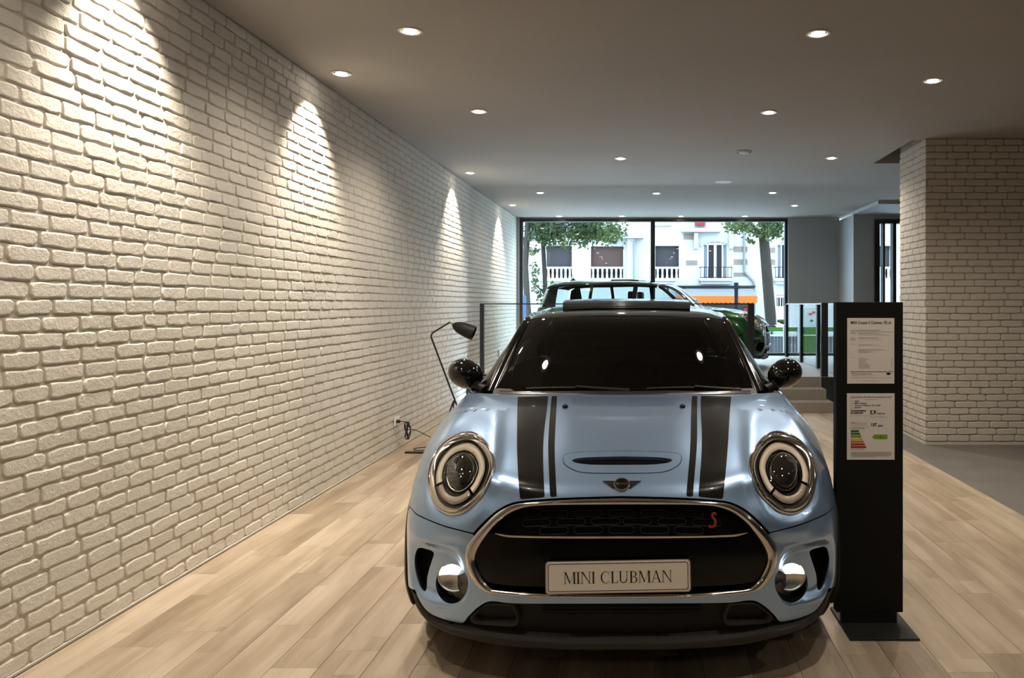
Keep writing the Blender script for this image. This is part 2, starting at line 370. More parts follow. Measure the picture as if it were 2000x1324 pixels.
# pillar of painted brick
PX, PY0, PY1 = 2.91, 8.05, 8.86
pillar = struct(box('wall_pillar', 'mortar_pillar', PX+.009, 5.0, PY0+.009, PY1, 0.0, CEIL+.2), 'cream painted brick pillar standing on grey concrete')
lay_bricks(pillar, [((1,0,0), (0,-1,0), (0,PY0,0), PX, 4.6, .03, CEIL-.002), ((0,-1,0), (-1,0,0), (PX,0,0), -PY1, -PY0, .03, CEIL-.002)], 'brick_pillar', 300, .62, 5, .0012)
struct(box('baseboard_pillar', 'trim_pale', PX-.006, 4.6, PY0-.006, PY1, 0, .022), 'thin pale strip around the foot of the brick pillar')

# ---- raised platform at the shop window with steps
plat = struct(box('floor_platform', 'platform', WL, XR, YP, YB+.05, 0, PLAT), 'pale raised platform before the shop window')
SX0, SX1 = 1.50, 2.50
box('fascia', 'black_matt', WL, SX0, YP-.02, YP-.0005, .0, PLAT-.005, plat); box('fascia', 'black_matt', SX1+.02, XR, YP-.02, YP-.0005, 0, PLAT-.005, plat)
for k, (yy, zz) in enumerate(((10.38, .14), (10.69, .28))):
    box('step', 'step_grey', SX0, SX1 + (.05 if k == 0 else .02), yy, YP-.0005, 0 if k == 0 else .1402, zz, plat, bevel=.004)
box('riser', 'step_grey', SX0, SX1, YP-.012, YP-.0005, .2802, PLAT, plat)
# ---- end wall: shop window, blue-grey wall, entrance
WX0, WX1, WZ1 = -2.37, 2.89, 3.10
wb = MB().box(WL, WX0-.0005, YB-.05, YB+.2, PLAT, CEIL).box(WX0-.0005, WX1+.0005, YB, YB+.2, WZ1, CEIL).box(WX1, 3.89, YB-.08, YB+.2, PLAT, CEIL)
wall_back = struct(wb.build('wall_back', 'wall_grey'), 'blue grey end wall beside the shop window')
struct(MB().box(3.89, 4.0, 14.4, YB+.2, PLAT, CEIL-.06).box(4.0, 4.27, 14.4, 14.6, PLAT, CEIL-.06).box(4.27, XR+.2, 14.4, 14.6, 2.98, CEIL-.06).box(5.9, XR+.2, 14.4, 14.6, PLAT, 2.98).build('wall_entrance', 'wall_grey'), 'grey wall returning towards the entrance')
win = struct(empty('window_1', ((WX0+WX1)/2, YB+.05, PLAT))); win['label'] = 'wide black framed shop window onto the street'
ox, oy, oz = win.location
def wpart(name, m, x0, x1, y0, y1, z0, z1): return box(name, m, x0-ox, x1-ox, y0-oy, y1-oy, z0-oz, z1-oz, win)
fw = .055; mx0, mx1 = .20, .285
wpart('frame', 'black_metal', WX0, WX0+fw, YB-.03, YB+.09, PLAT, WZ1); wpart('frame', 'black_metal', WX1-fw, WX1, YB-.03, YB+.09, PLAT, WZ1)
wpart('frame', 'black_metal', WX0+fw, WX1-fw, YB-.03, YB+.09, WZ1-.05, WZ1); wpart('frame', 'black_metal', WX0+fw, WX1-fw, YB-.03, YB+.09, PLAT, PLAT+.05)
wpart('mullion', 'black_metal', mx0, mx1, YB-.03, YB+.09, PLAT+.05, WZ1-.05)
wpart('pane', 'pane_glass', WX0+fw, mx0, YB+.03, YB+.04, PLAT+.05, WZ1-.05); wpart('pane', 'pane_glass', mx1, WX1-fw, YB+.03, YB+.04, PLAT+.05, WZ1-.05)
dr = struct(empty('door_1', (4.9, 14.45, PLAT))); dr['label'] = 'black framed glazed entrance door behind the brick pillar'
def dpart(name, m, x0, x1, y0, y1, z0, z1): return box(name, m, x0-4.9, x1-4.9, y0-14.45, y1-14.45, z0-PLAT, z1-PLAT, dr)
for a, b in ((4.272,4.36),(4.42,4.455),(4.60,4.66),(5.2,5.26),(5.82,5.898)): dpart('frame', 'black_metal', a, b, 14.36, 14.52, PLAT+.001, 2.94)
dpart('frame', 'black_metal', 4.272, 5.898, 14.36, 14.52, 2.90, 2.979)
for a, b in ((4.36,4.42),(4.455,4.60),(4.66,5.2),(5.26,5.82)): dpart('pane', 'pane_glass', a, b, 14.44, 14.45, PLAT+.001, 2.90)

# ---- ceiling lights
def downlight(px, py, kind='down', label=None, group=None, xyz=None, tilt=(0,0), power=None, angle=150, blend=1.0):
    if xyz is None:
        Yd = (CEIL-H)*F/(CY-py); X = (px-CX)*Yd/F
    else: X, Yd = xyz
    r = empty('ceiling_spot', (X, Yd, CEIL))
    MB().lathe([(.074,0),(.076,-.005),(.070,-.008),(.056,-.005),(.054,.0)], n=28).build('trim_ring', 'trim_white', r, smooth=50)
    tx, ty = tilt
    d = MB().lathe([(.0001,-.0105),(.040,-.0105),(.043,-.0075)], n=24).build('lamp', 'lamp_disc', r, smooth=50); d.rotation_euler = (0,0,0)
    MB().lathe([(.0432,-.0055),(.055,-.0035),(.055,-.001),(.0001,-.001)], n=24).build('reflector', 'reflector', r, smooth=50)
    ld = bpy.data.lights.new('spot', 'SPOT'); ld.energy = power or P_DOWN; ld.color = LAMP; ld.spot_size = R(angle); ld.spot_blend = blend; ld.shadow_soft_size = .03
    lo = bpy.data.objects.new('spot', ld); col.objects.link(lo); lo.parent = r; lo.location = (0,0,-.02); lo.rotation_euler = (R(ty), R(tx), 0)
    tag(r, label, 'ceiling light', group or 'recessed ceiling spotlights'); return r
for px, py, lab in ((801,60,'round recessed ceiling spotlight at upper left, nearest the viewer'),(1598,65,'round recessed ceiling spotlight at upper right, nearest the viewer'),
    (935,217,'ceiling spotlight behind the nearest left one'),(1502,219,'ceiling spotlight behind the nearest right one'),(1822,157,'rightmost ceiling spotlight, out over the brick pillar'),
    (1212,309,'lone ceiling spotlight above the blue car roof'),(1624,308,'ceiling spotlight left of the dark ceiling recess'),
    (1055,376,'left ceiling spotlight of the row of three'),(1282,377,'middle ceiling spotlight of the row of three'),(1509,376,'right ceiling spotlight of the row of three'),
    (1552,401,'ceiling spotlight just right and behind the row of three'),
    (1092,422,'first ceiling spotlight from the left along the shop window'),(1215,422,'second ceiling spotlight from the left along the shop window'),(1330,422,'third ceiling spotlight from the left along the shop window'),(1455,422,'fourth ceiling spotlight from the left along the shop window')):
    downlight(px, py, label=lab, power=P_DOWN*(1 if py < 330 else .28))
for px, py, lab in ((667,143,'nearest visible wall-washing ceiling spot close to the brick wall'),(918,337,'second wall-washing ceiling spot along the brick wall'),(1001,400,'farthest wall-washing ceiling spot by the shop window')):
    downlight(px, py, label=lab, tilt=(9,0), power=P_WASH, angle=88, blend=.8, group='wall washing ceiling spots')
downlight(0,0, xyz=(-2.19, 3.66), label='wall-washing ceiling spot out of view above the brick wall', tilt=(9,0), power=P_WASH, angle=88, blend=.8, group='wall washing ceiling spots')
for X_, Y_ in ((-1.42,2.75),(1.12,2.75),(-1.42,1.45),(1.12,1.5),(3.6,2.6),(3.8,6.0),(-1.42,-1.8),(1.12,-1.8),(3.6,-1.0),(5.6,4.5),(5.6,9.0)):  # unseen spots added for ambient light; one pair set by the bonnet highlights
    downlight(0,0, xyz=(X_,Y_), label='added ceiling spotlight beyond the edge of the view', group='added ceiling spotlights out of view', power=P_DOWN*(.7 if 2 < Y_ < 3 and X_ < 2 else .4 if Y_ < 2 else .45))

def ceil_pt(px, py):
    Yd = (CEIL-H)*F/(CY-py); return ((px-CX)*Yd/F, Yd, CEIL)
sd = empty('smoke_detector', ceil_pt(1453,295))
MB().lathe([(.085,0),(.085,-.010),(.078,-.016)], n=28).build('base', 'grey_plastic', sd, smooth=40); MB().lathe([(.0001,-.026),(.05,-.025),(.066,-.016),(.066,-.012)], n=28).build('dome', 'grey_plastic', sd, smooth=60)
tag(sd, 'domed grey detector fixed under the ceiling', 'detector')
sp = empty('ceiling_speaker', ceil_pt(1413,355))
MB().lathe([(.115,0),(.115,-.006),(.105,-.008)], n=32).build('rim', 'white_plastic', sp, smooth=40); MB().lathe([(.0001,-.0065),(.106,-.0065)], n=32).build('grille', 'grey_plastic', sp, smooth=60)
tag(sp, 'flat round pale speaker grille in the ceiling', 'speaker')

# ---- glass balustrades on the platform
TOPZ = 1.445
b1 = empty('glass_balustrade', (-.34, YP+.04, PLAT)); bx_, by_, bz_ = b1.location
def bp1(name, m, x0, x1, y0, y1, z0, z1, bev=.002): return box(name, m, x0-bx_, x1-bx_, y0-by_, y1-by_, z0-bz_, z1-bz_, b1, bevel=bev)
bp1('post', 'black_metal', -2.245, -2.19, YP+.01, YP+.07, PLAT+.001, TOPZ); bp1('post', 'black_metal', 1.50, 1.59, YP+.01, YP+.07, PLAT+.001, TOPZ)
bp1('rail', 'black_metal', -2.19, 1.50, YP+.02, YP+.06, TOPZ-.016, TOPZ); bp1('pane', 'front_glass', -2.19, 1.50, YP+.036, YP+.044, PLAT+.03, TOPZ-.016, 0); bp1('bottom_rail', 'black_metal', -2.19, 1.50, YP+.02, YP+.06, PLAT+.001, PLAT+.03)
tag(b1, 'black framed glass balustrade behind the blue car roof', 'balustrade', 'glass balustrades')
b2 = empty('glass_balustrade', (2.82, 13.3, PLAT)); bx2, by2, bz2 = b2.location
def bp2(name, m, x0, x1, y0, y1, z0, z1, bev=.002): return box(name, m, x0-bx2, x1-bx2, y0-by2, y1-by2, z0-bz2, z1-bz2, b2, bevel=bev)
for yy in (15.10, 13.72, 12.42, 11.15): bp2('post', 'black_metal', 2.772, 2.845, yy-.045, yy+.045, PLAT+.001, TOPZ-.02)
for ya, yb in ((13.765,15.055),(12.465,13.675),(11.195,12.375)): bp2('pane', 'rail_glass', 2.797, 2.806, ya, yb, PLAT+.01, TOPZ-.02, 0)
bp2('rail', 'satin_chrome', 2.795, 2.85, 11.12, 15.13, TOPZ-.0195, TOPZ)
tag(b2, 'glass balustrade with thin dark posts running back from the steps to the window', 'balustrade', 'glass balustrades')
hp = empty('newel_post', (2.575, YP+.05, PLAT))
MB().box(-.045, .045, -.04, .04, .0, TOPZ-PLAT+.005).build('post', 'black_metal', hp, bevel=.003); MB().box(-.05,.05,-.045,.045, TOPZ-PLAT+.0055, TOPZ-PLAT+.014).build('cap', 'satin_chrome', hp, bevel=.002)
tag(hp, 'thick black post with a metal cap at the top of the steps', 'post')

# ---- information stand
st = empty('information_stand', (1.03, 3.55, 0)); 
def spart(name, m, x0, x1, y0, y1, z0, z1, bev=.002, par=None): return box(name, m, x0-1.03, x1-1.03, y0-3.55, y1-3.55, z0, z1, par or st, bevel=bev)
spart('panel', 'black_panel', .874, 1.172, 3.52, 3.575, .062, 1.447); spart('foot', 'black_matt', .90, 1.15, 3.535, 3.565, .0105, .0615, .001); spart('base_plate', 'black_matt', .895, 1.193, 3.365, 3.72, 0, .010, .0015)
tag(st, 'tall black information stand with two printed sheets beside the blue car', 'stand')
SY = 3.52
def sheet(pxa, pya, pxb, pyb, lab):
    s_ = F/SY; x0, x1 = (pxa-CX)/s_, (pxb-CX)/s_; z1, z0 = H-(pya-CY)/s_, H-(pyb-CY)/s_
    o = spart('sheet', 'paper', x0, x1, SY-.0016, SY-.0003, z0, z1, 0); o['label'] = lab
    return o, x0, z1, x1-x0, z1-z0
def on_sheet(par, x0, z1, W_, items, name):
    """items: ('bar',u0,v0,u1,v1,mat) or ('text',u,v,size,str,mat[,bold]); u,v in sheet units (width = 1, downwards)"""
    groups = {}
    for it in items:
        mb = groups.setdefault(it[5], MB()); yy = SY-.0021-3.55
        if it[0] == 'bar':
            _, u0, v0, u1, v1, m = it[:6]
            mb.add([(x0+u0*W_-1.03, yy, z1-v1*W_), (x0+u1*W_-1.03, yy, z1-v1*W_), (x0+u1*W_-1.03, yy, z1-v0*W_), (x0+u0*W_-1.03, yy, z1-v0*W_)], [(0,1,2,3)])
        elif it[0] == 'poly':
            mb.add([(x0+u*W_-1.03, yy, z1-v*W_) for u, v in it[1]], [tuple(range(len(it[1])))])
        else:
            _, u, v, size, txt, m = it[:6]; wid = it[6] if len(it) > 6 else None
            vs_, fs_ = text_mesh(txt, size*W_, (it[7] if len(it) > 7 else 0)*W_)
            k = 1.0
            if wid: k = wid*W_/max(p[0] for p in vs_)
            mb.add([(x0+u*W_-1.03+p[0]*k, yy-.0003, z1-v*W_+p[1]) for p in vs_], fs_)
    for m, mb in groups.items():
        me = bpy.data.meshes.new(name); me.from_pydata(mb.v, [], mb.f); me.materials.append(MATS[m]); o = bpy.data.objects.new(name, me); col.objects.link(o); o.parent = par; o['kind'] = 'stuff'
s1, sx, sz, sw, sh = sheet(1654.5,621,1746.5,749,'white price sheet at the top of the black stand')
it1 = [('text',.075,.125,.088,'MINI Cooper S Clubman 192 ch.','ink',.87,.0012),('bar',.07,.255,.70,.266,'ink_grey'),('bar',.07,.288,.975,.294,'ink_grey')]
random.seed(11)
for v in (.315,.33,.355,.41,.425,.46,.56,.575,.66,.68,.695,.715,.73): 
    it1.append(('bar',.24,v,.24+random.uniform(.2,.68),v+.006,'ink_light'))
for v in (.312,.326,.41,.425,.45,.465,.55,.83): it1.append(('bar',.07,v,.07+random.uniform(.06,.12),v+.006,'ink_light'))
for k in range(12): it1.append(('bar',.24,.84+k*.020,.24+random.uniform(.12,.32),.846+k*.020,'ink_light'))
for k in range(12): it1.append(('bar',.93,.84+k*.020,.96,.846+k*.020,'ink_light'))
it1 += [('bar',.07,1.135,.975,1.145,'ink'),('text',.09,1.195,.038,'MINI Cooper S Clubman 192 ch.','ink',.43),('bar',.09,1.215,.55,1.224,'ink_light'),('bar',.09,1.265,.95,1.271,'ink_light'),('bar',.34,1.33,.70,1.336,'ink_light')]
it1 += [('poly',[(.82,1.17),(.93,1.17),(.905,1.20),(.845,1.20)],0,0,0,'ink'),('poly',[(.855,1.16),(.895,1.16),(.905,1.185),(.89,1.205),(.86,1.205),(.845,1.185)],0,0,0,'ink')]
on_sheet(s1, sx, sz, sw, it1, 'print')
s2, sx, sz, sw, sh = sheet(1654,768,1747,897.5,'white fuel consumption sheet with coloured energy bars low on the stand')
it2 = [('text',.075,.095,.062,'Consommation de carburant et émissions de CO2','ink',.86),('bar',.37,.122,.63,.13,'ink_light')]
for k, (a, b_, wd) in enumerate((('Marque','MINI',.085),('Modèle','MINI Clubman',.25),('Version','Cooper S Clubman 192 ch BVA',.54),('Energie','Essence',.135))):
    it2.append(('text',.075,.175+k*.044,.028,a,'ink_grey')); it2.append(('text',.165,.177+k*.044,.042,b_,'ink',wd,.0008))
it2 += [('text',.075,.378,.058,'Consommation','ink',.32,.002),('text',.075,.425,.058,'de carburant','ink',.265,.002),('bar',.075,.465,.455,.469,'ink_grey'),('text',.48,.435,.105,'5,9','ink',.125,.003),('text',.62,.436,.045,'l/100 km','ink',.18,.001),
        ('bar',.49,.352,.66,.358,'ink_light'),('bar',.48,.473,.80,.479,'ink_light'),('bar',.48,.498,.85,.504,'ink_light'),
        ('text',.075,.64,.055,'CO2','ink',.085),('bar',.17,.615,.44,.622,'ink_light'),('bar',.17,.643,.43,.65,'ink_light'),('bar',.08,.675,.41,.682,'ink_light'),('bar',.075,.71,.46,.714,'ink_grey'),
        ('text',.49,.69,.092,'137','ink',.135,.003),('text',.65,.692,.045,'g/km','ink',.105,.002),('text',.075,.745,.032,'Emissions de CO2 faibles','ink',.29),('text',.075,1.185,.032,'Emissions de CO2 élevées','ink',.29)]
for k, (m, e_, ch) in enumerate((('e_a',.26,'A'),('e_b',.285,'B'),('e_c',.31,'C'),('e_d',.335,'D'),('e_e',.36,'E'),('e_f',.385,'F'),('e_g',.41,'G'))):
    v0 = .772+k*.0555; v1 = v0+.043; it2.append(('poly',[(.08,v0),(e_-.02,v0),(e_,(v0+v1)/2),(e_-.02,v1),(.08,v1)],0,0,0,m)); it2.append(('text',e_-.048,v1-.008,.036,ch,'ink'))
it2 += [('poly',[(.525,.912),(.58,.865),(.85,.865),(.85,.96),(.58,.96)],0,0,0,'e_c'),('text',.69,.938,.075,'C','ink')]
for k in range(8): it2.append(('bar',.08,1.225+k*.0145,.925 if k < 7 else .62,1.232+k*.0145,'ink_light'))
on_sheet(s2, sx, sz, sw, it2, 'print')

# ---- grasshopper floor lamp, socket and cable
LY = 7.9
lp = empty('floor_lamp', (*P(880, 0, LY).xy, 0)); L0 = Vector(lp.location)
def lpt(px, py, dy=0.): return P(px, py, LY+dy) - L0
j = lpt(889, 783); fl = lambda px, dy=0.: Vector((lpt(px, 873).x, dy, .008))
MB().tube([lpt(879,629), lpt(845,650), lpt(842.5,654), lpt(842,658), j, fl(924, -.02)], .0085, 10).build('stem', 'black_metal', lp, smooth=40)
MB().tube([j+Vector((.002,0,.0)), j+Vector((-.014,.0,.004)), fl(852, .05)], .0075, 8).build('leg', 'black_metal', lp, smooth=40)
MB().tube([j+Vector((.0,-.005,.002)), j+Vector((-.006,-.014,.0)), fl(884, -.22)], .0075, 8).build('leg', 'black_metal', lp, smooth=40)
mat('brass', (.55,.36,.12), .3, metal=1)
sa, sb_ = lpt(884,634), lpt(925.5,651)
MB().tube([lpt(878,628), sa], .008, 10).build('joint', 'brass', lp, smooth=40)
ax = (sb_-sa).normalized(); rings = []
for t_, r_ in ((0,.012),(.04,.024),(.12,.039),(.28,.056),(.5,.067),(.75,.072),(1,.072),(.995,.067),(.5,.062),(.2,.045)):
    c_ = sa + (sb_-sa)*t_; u_ = ax.cross(Vector((0,1,0))).normalized(); v_ = ax.cross(u_)
    rings.append([c_ + (u_*math.cos(2*PI*k/24)+v_*math.sin(2*PI*k/24))*r_ for k in range(24)])
MB().loft(rings, True, True, True).build('shade', 'black_matt', lp, smooth=60)
tag(lp, 'slim black tripod floor lamp with a tilted conical shade by the brick wall', 'lamp')

def wall_pt(px, py, off=.004):
    X = WL+off; Y = F*X/(px-CX); return Vector((X, Y, H-(py-CY)*Y/F))
c_ = wall_pt(774, 822); so = empty('wall_socket', c_)
MB().box(-.003,.012,-.075,.075,-.042,.042).build('face_plate', 'white_plastic', so, bevel=.003); MB().lathe([(.0001,.0125),(.020,.0125),(.021,.0145),(.018,.0145)], (0,-.03,0), 'x', 20).build('outlet', 'white_plastic', so, smooth=40)
tag(so, 'white wall socket low on the brick wall with a black plug in it', 'socket', 'wall sockets')
c2 = wall_pt(974, 690); so2 = empty('wall_socket', c2)
MB().box(-.003,.008,-.04,.04,-.06,.06).build('face_plate', 'grey_plastic', so2, bevel=.003); MB().lathe([(.0001,.0085),(.020,.0085),(.021,.0105),(.018,.0105)], (0,0,.01), 'x', 20).build('outlet', 'grey_plastic', so2, smooth=40)
tag(so2, 'small grey wall box on the brick wall behind the glass balustrade', 'socket', 'wall sockets')
cb = empty('power_cable', (WL+.06, c_.y, 0)); cb0 = Vector(cb.location)
pl = c_ + Vector((.012, -.03, 0))
MB().tube([pl-cb0, pl+Vector((.035,0,0))-cb0], [.019,.015], 14).build('plug', 'black_matt', cb, smooth=40)
pts = [pl+Vector((.035,0,0)), pl+Vector((.07,.02,-.005))]
cc = Vector((WL+.085, c_.y+.10, .165))
for k in range(0, 60):
    a = PI/2 + 2*PI*k/14; rr_ = .062+.010*math.sin(k*.9); pts.append(cc + Vector((.018*math.sin(k*.7), rr_*.75*math.cos(a), rr_*1.35*math.sin(a))))
pts += [Vector((WL+.14, c_.y+.18, .16)), Vector((WL+.30, c_.y+.22, .07)), Vector((WL+.42, c_.y+.2, .006)), Vector((WL+.36, c_.y-.05, .006)), Vector((WL+.22, c_.y-.1, .006)), Vector((WL+.20, c_.y+.02, .006)), Vector((WL+.40, c_.y+.10, .006)), Vector((-2.02, 7.86, .006))]
sm = []
for i in range(len(pts)-1):
    p0, p1, p2, p3 = pts[max(0,i-1)], pts[i], pts[i+1], pts[min(len(pts)-1,i+2)]
    for t_ in (0,.33,.67):
        sm.append(.5*((2*p1)+(p2-p0)*t_+(2*p0-5*p1+4*p2-p3)*t_**2+(3*p1-p0-3*p2+p3)*t_**3))
MB().tube([p-cb0 for p in sm+[pts[-1]]], .0042, 6).build('cord', 'black_matt', cb, smooth=60)
MB().box(.10,.33,-.245,-.215,0,.018).build('adapter', 'black_matt', cb, bevel=.004)
tag(cb, 'coiled black power cable hanging from the wall socket onto the floor', 'cable')

# ================================================================== THE BLUE CAR
CARX, CARY = -.07, 2.87             # world position of the car's own origin (middle of the number plate)
class Surf:
    """tensor cubic-spline surface through a net of points, mirrored about x = 0; parameters are roughly metres"""
    def __init__(s, net, disp=None):
        net = np.array(net, float)                       # rows, cols, 3 (x >= 0 half)
        left = net[:, :0:-1].copy(); left[..., 0] *= -1
        full = np.concatenate([left, net], 1); s.P = full; s.disp = disp
        ds = np.linalg.norm(np.diff(full, axis=1), axis=2).mean(0); s.ks = np.concatenate([[0], np.cumsum(ds)]); s.ks -= s.ks[net.shape[1]-1]
        dt = np.linalg.norm(np.diff(full, axis=0), axis=2)[:, :].mean(1); s.kt = np.concatenate([[0], np.cumsum(dt)])
        s.Bs, s.Bt = s.basis(s.ks), s.basis(s.kt)
        s.smax, s.tmax = s.ks[-1], s.kt[-1]
    @staticmethod
    def basis(k):
        n = len(k); h = np.diff(k); A = np.eye(n); D = np.zeros((n, n))
        for i in range(1, n-1):
            A[i, i-1], A[i, i], A[i, i+1] = h[i-1], 2*(h[i-1]+h[i]), h[i]
            D[i, i-1] += 6/h[i-1]; D[i, i] -= 6/h[i-1]+6/h[i]; D[i, i+1] += 6/h[i]
        M = np.linalg.solve(A, D)
        def f(u):
            u = np.clip(np.asarray(u, float), k[0], k[-1]); i = np.clip(np.searchsorted(k, u, 'right')-1, 0, n-2); hh = h[i]
            a = (k[i+1]-u)/hh; b = 1-a; N = len(u); out = np.zeros((N, n)); r = np.arange(N)
            out[r, i] += a; out[r, i+1] += b
            out += ((a**3-a)*hh*hh/6)[:, None]*M[i] + ((b**3-b)*hh*hh/6)[:, None]*M[i+1]
            return out
        return f
    def ev0(s, st):
        st = np.asarray(st, float).reshape(-1, 2)
        return np.einsum('ni,nj,ijk->nk', s.Bt(st[:, 1]), s.Bs(st[:, 0]), s.P)
    def ev(s, st):
        p = s.ev0(st)
        return s.disp(p) if s.disp else p
    def normal(s, st):
        st = np.asarray(st, float).reshape(-1, 2); e = 4e-3
        d = np.array([e, 0]); q = np.array([0, e])
        cl = lambda a: np.stack([np.clip(a[:, 0], -s.smax, s.smax), np.clip(a[:, 1], 0, s.tmax)], 1)
        a = s.ev(cl(st+d))-s.ev(cl(st-d)); b = s.ev(cl(st+q))-s.ev(cl(st-q))
        n = np.cross(a, b); return n/np.maximum(1e-9, np.linalg.norm(n, axis=1))[:, None]
    def invert(s, proj, target, srange, trange=None, ns=260, nt=160):
        """find (s,t) whose projection equals target (N,2)"""
        trange = trange or (0, s.tmax)
        key = (proj, srange, trange)
        if not hasattr(s, 'cache'): s.cache = {}
        if key not in s.cache:
            gs, gt = np.meshgrid(np.linspace(*srange, ns), np.linspace(*trange, nt)); g = np.stack([gs.ravel(), gt.ravel()], 1)
            X = s.ev(g); q = proj(X)
            if proj is proj_img:      # only what faces the eye
                N = s.normal(g); V = np.array([CARX, -CARY, H])-X; k = (N*V).sum(1)/np.linalg.norm(V, axis=1) > .06; g, q = g[k], q[k]
            s.cache[key] = (g, q)
        g, q = s.cache[key]; target = np.asarray(target, float).reshape(-1, 2)
        sc = q.std(0)
        st = np.array([g[np.argmin((((q-t)/sc)**2).sum(1))] for t in target]); st0 = st.copy(); r0 = np.linalg.norm((proj(s.ev(st))-target)/sc, axis=1)
        for _ in range(14):
            p0 = proj(s.ev(st)); e = 1e-4
            Js = (proj(s.ev(st+[e, 0]))-p0)/e; Jt = (proj(s.ev(st+[0, e]))-p0)/e
            r = target-p0; det = Js[:, 0]*Jt[:, 1]-Jt[:, 0]*Js[:, 1]; det = np.where(np.abs(det) < 1e-9, 1e-9, det)
            d = np.stack([(r[:, 0]*Jt[:, 1]-Jt[:, 0]*r[:, 1])/det, (Js[:, 0]*r[:, 1]-r[:, 0]*Js[:, 1])/det], 1)
            ln = np.linalg.norm(d, axis=1)[:, None]; d *= np.minimum(1, .03/np.maximum(ln, 1e-9)); st = st+d
            st[:, 0] = np.clip(st[:, 0], *srange); st[:, 1] = np.clip(st[:, 1], *trange)
        r1 = np.linalg.norm((proj(s.ev(st))-target)/sc, axis=1); bad = (r1 > r0) | (np.linalg.norm(st-st0, axis=1) > .06)
        st[bad] = st0[bad]
        return st
def proj_img(p):       # seen from the eye, for the half drawn at the left of the picture
    Y = CARY+p[:, 1]; return np.stack([CX+F*(-p[:, 0]+CARX)/Y, CY+F*(H-p[:, 2])/Y], 1)
def proj_side(p): return p[:, [1, 2]]
def smooth01(t): t = np.clip(t, 0, 1); return t*t*(3-2*t)
def body_disp(p):
    p = p.copy(); x, y, z = np.abs(p[:, 0]), p[:, 1], p[:, 2]
    # pockets around the fog lamps
    u, v = (x-.722)/.150, (z-.405)/.128
    r = (np.abs(u)**3+np.abs(v)**3)**(1/3)
    k = smooth01((1.0-r)/.40)*(y < .8)
    p[:, 1] += .042*k; p[:, 0] -= np.sign(p[:, 0])*.010*k
    # dome of the bonnet between the stripes, fading out to the front
    k = smooth01((.36-x)/.16)*smooth01((y-.12)/.25)*smooth01((z-.72)/.05)*(y < 1.4)*smooth01((1.25-y)/.4)
    p[:, 2] += .010*k
    # shallow hollow in front of the windscreen
    p[:, 2] -= .007*smooth01((.27-x)/.10)*smooth01((y-.56)/.16)*(y < 1.4)*smooth01((1.12-y)/.06)
    # rims swelling round the headlamps
    d = np.sqrt(((x-.655)/.145)**2+((z-.775)/.185)**2)
    k = np.exp(-((d-1.02)/.20)**2)*(y < .75)*(z > .55)
    p[:, 1] -= .010*k; p[:, 2] += .005*k
    return p
XS = [0, .22, .42, .58, .70, .80, .865, .905, .92, .905]
YBASE = [.0, .005, .028, .075, .135, .215, .32, .455, .80, 1.30]
def row(xs, ys, zs): return [(a, b, c) for a, b, c in zip(xs, ys, zs if hasattr(zs, '__len__') else [zs]*10)]
rear_y = [2.2, 3.1, 3.75, 4.06, 4.19, 4.25, 4.26]
def rear(zs, wmul=1.0, pull=0.):
    xs = [.905, .912, .90, .80, .60, .30, 0]
    zs = zs if hasattr(zs, '__len__') else [zs]*7
    return [(a*wmul, b-pull*max(0, (k-1)/5), c) for k, (a, b, c) in enumerate(zip(xs, rear_y, zs))]
net = [
 row([x*.985 for x in XS], [y+.075 for y in YBASE[:8]]+[.80, 1.30], .165) + rear(.18, .97),
 row(XS, [y+.028 for y in YBASE[:8]]+[.80, 1.30], .26) + rear(.28, .99),
 row(XS, [y+.006 for y in YBASE[:8]]+[.80, 1.30], .36) + rear(.38),
 row(XS, YBASE, .46) + rear(.48),
 row(XS, [y+.010 for y in YBASE[:8]]+[.80, 1.30], .56) + rear(.57),
 row([0,.22,.42,.58,.695,.795,.858,.898,.915,.90], [.028,.033,.06,.112,.175,.258,.36,.485,.80,1.30], [.64]*10) + rear(.655, .995),
 row([0,.22,.42,.572,.68,.775,.842,.886,.905,.893], [.062,.066,.097,.16,.225,.31,.405,.52,.80,1.30], [.712,.713,.716,.718,.72,.72,.72,.72,.73,.745]) + rear(.75, .985, .01),
 row([0,.22,.42,.56,.66,.75,.815,.862,.888,.882], [.098,.10,.127,.19,.26,.35,.44,.56,.80,1.30], [.757,.758,.768,.786,.797,.80,.80,.80,.808,.82]) + rear(.82, .972, .025),
 row([0,.22,.42,.55,.645,.725,.785,.83,.868,.874], [.225,.228,.245,.305,.375,.455,.54,.64,.82,1.30], [.818,.819,.829,.850,.862,.866,.868,.868,.872,.88]) + rear(.885, .96, .045),
 row([0,.22,.42,.54,.63,.695,.748,.79,.828,.860], [.45,.45,.456,.49,.54,.60,.66,.74,.87,1.30], [.890,.891,.898,.908,.915,.920,.923,.924,.925,.925]) + rear(.93, .95, .06),
 row([0,.22,.42,.53,.61,.67,.72,.758,.792,.842], [.80,.80,.805,.82,.842,.872,.905,.95,1.035,1.31], [.958,.958,.960,.960,.960,.960,.959,.958,.957,.957]) + rear(.965, .942, .075),
 row([0,.22,.42,.52,.60,.66,.71,.75,.79,.838], [1.10,1.112,1.15,1.182,1.215,1.245,1.272,1.295,1.318,1.355], [.984,.983,.979,.976,.973,.970,.968,.967,.967,.970]) + rear(.985, .93, .09),
]
SK = Surf(net, body_disp)
SFRONT = (0.0, float(SK.ks[len(SK.ks)//2+9]))
def px2st(pts): return SK.invert(proj_img, pts, SFRONT)
def yz2st(pts, lo=None): return SK.invert(proj_side, pts, (float(SK.ks[len(SK.ks)//2+6]), float(SK.ks[len(SK.ks)//2+13])))
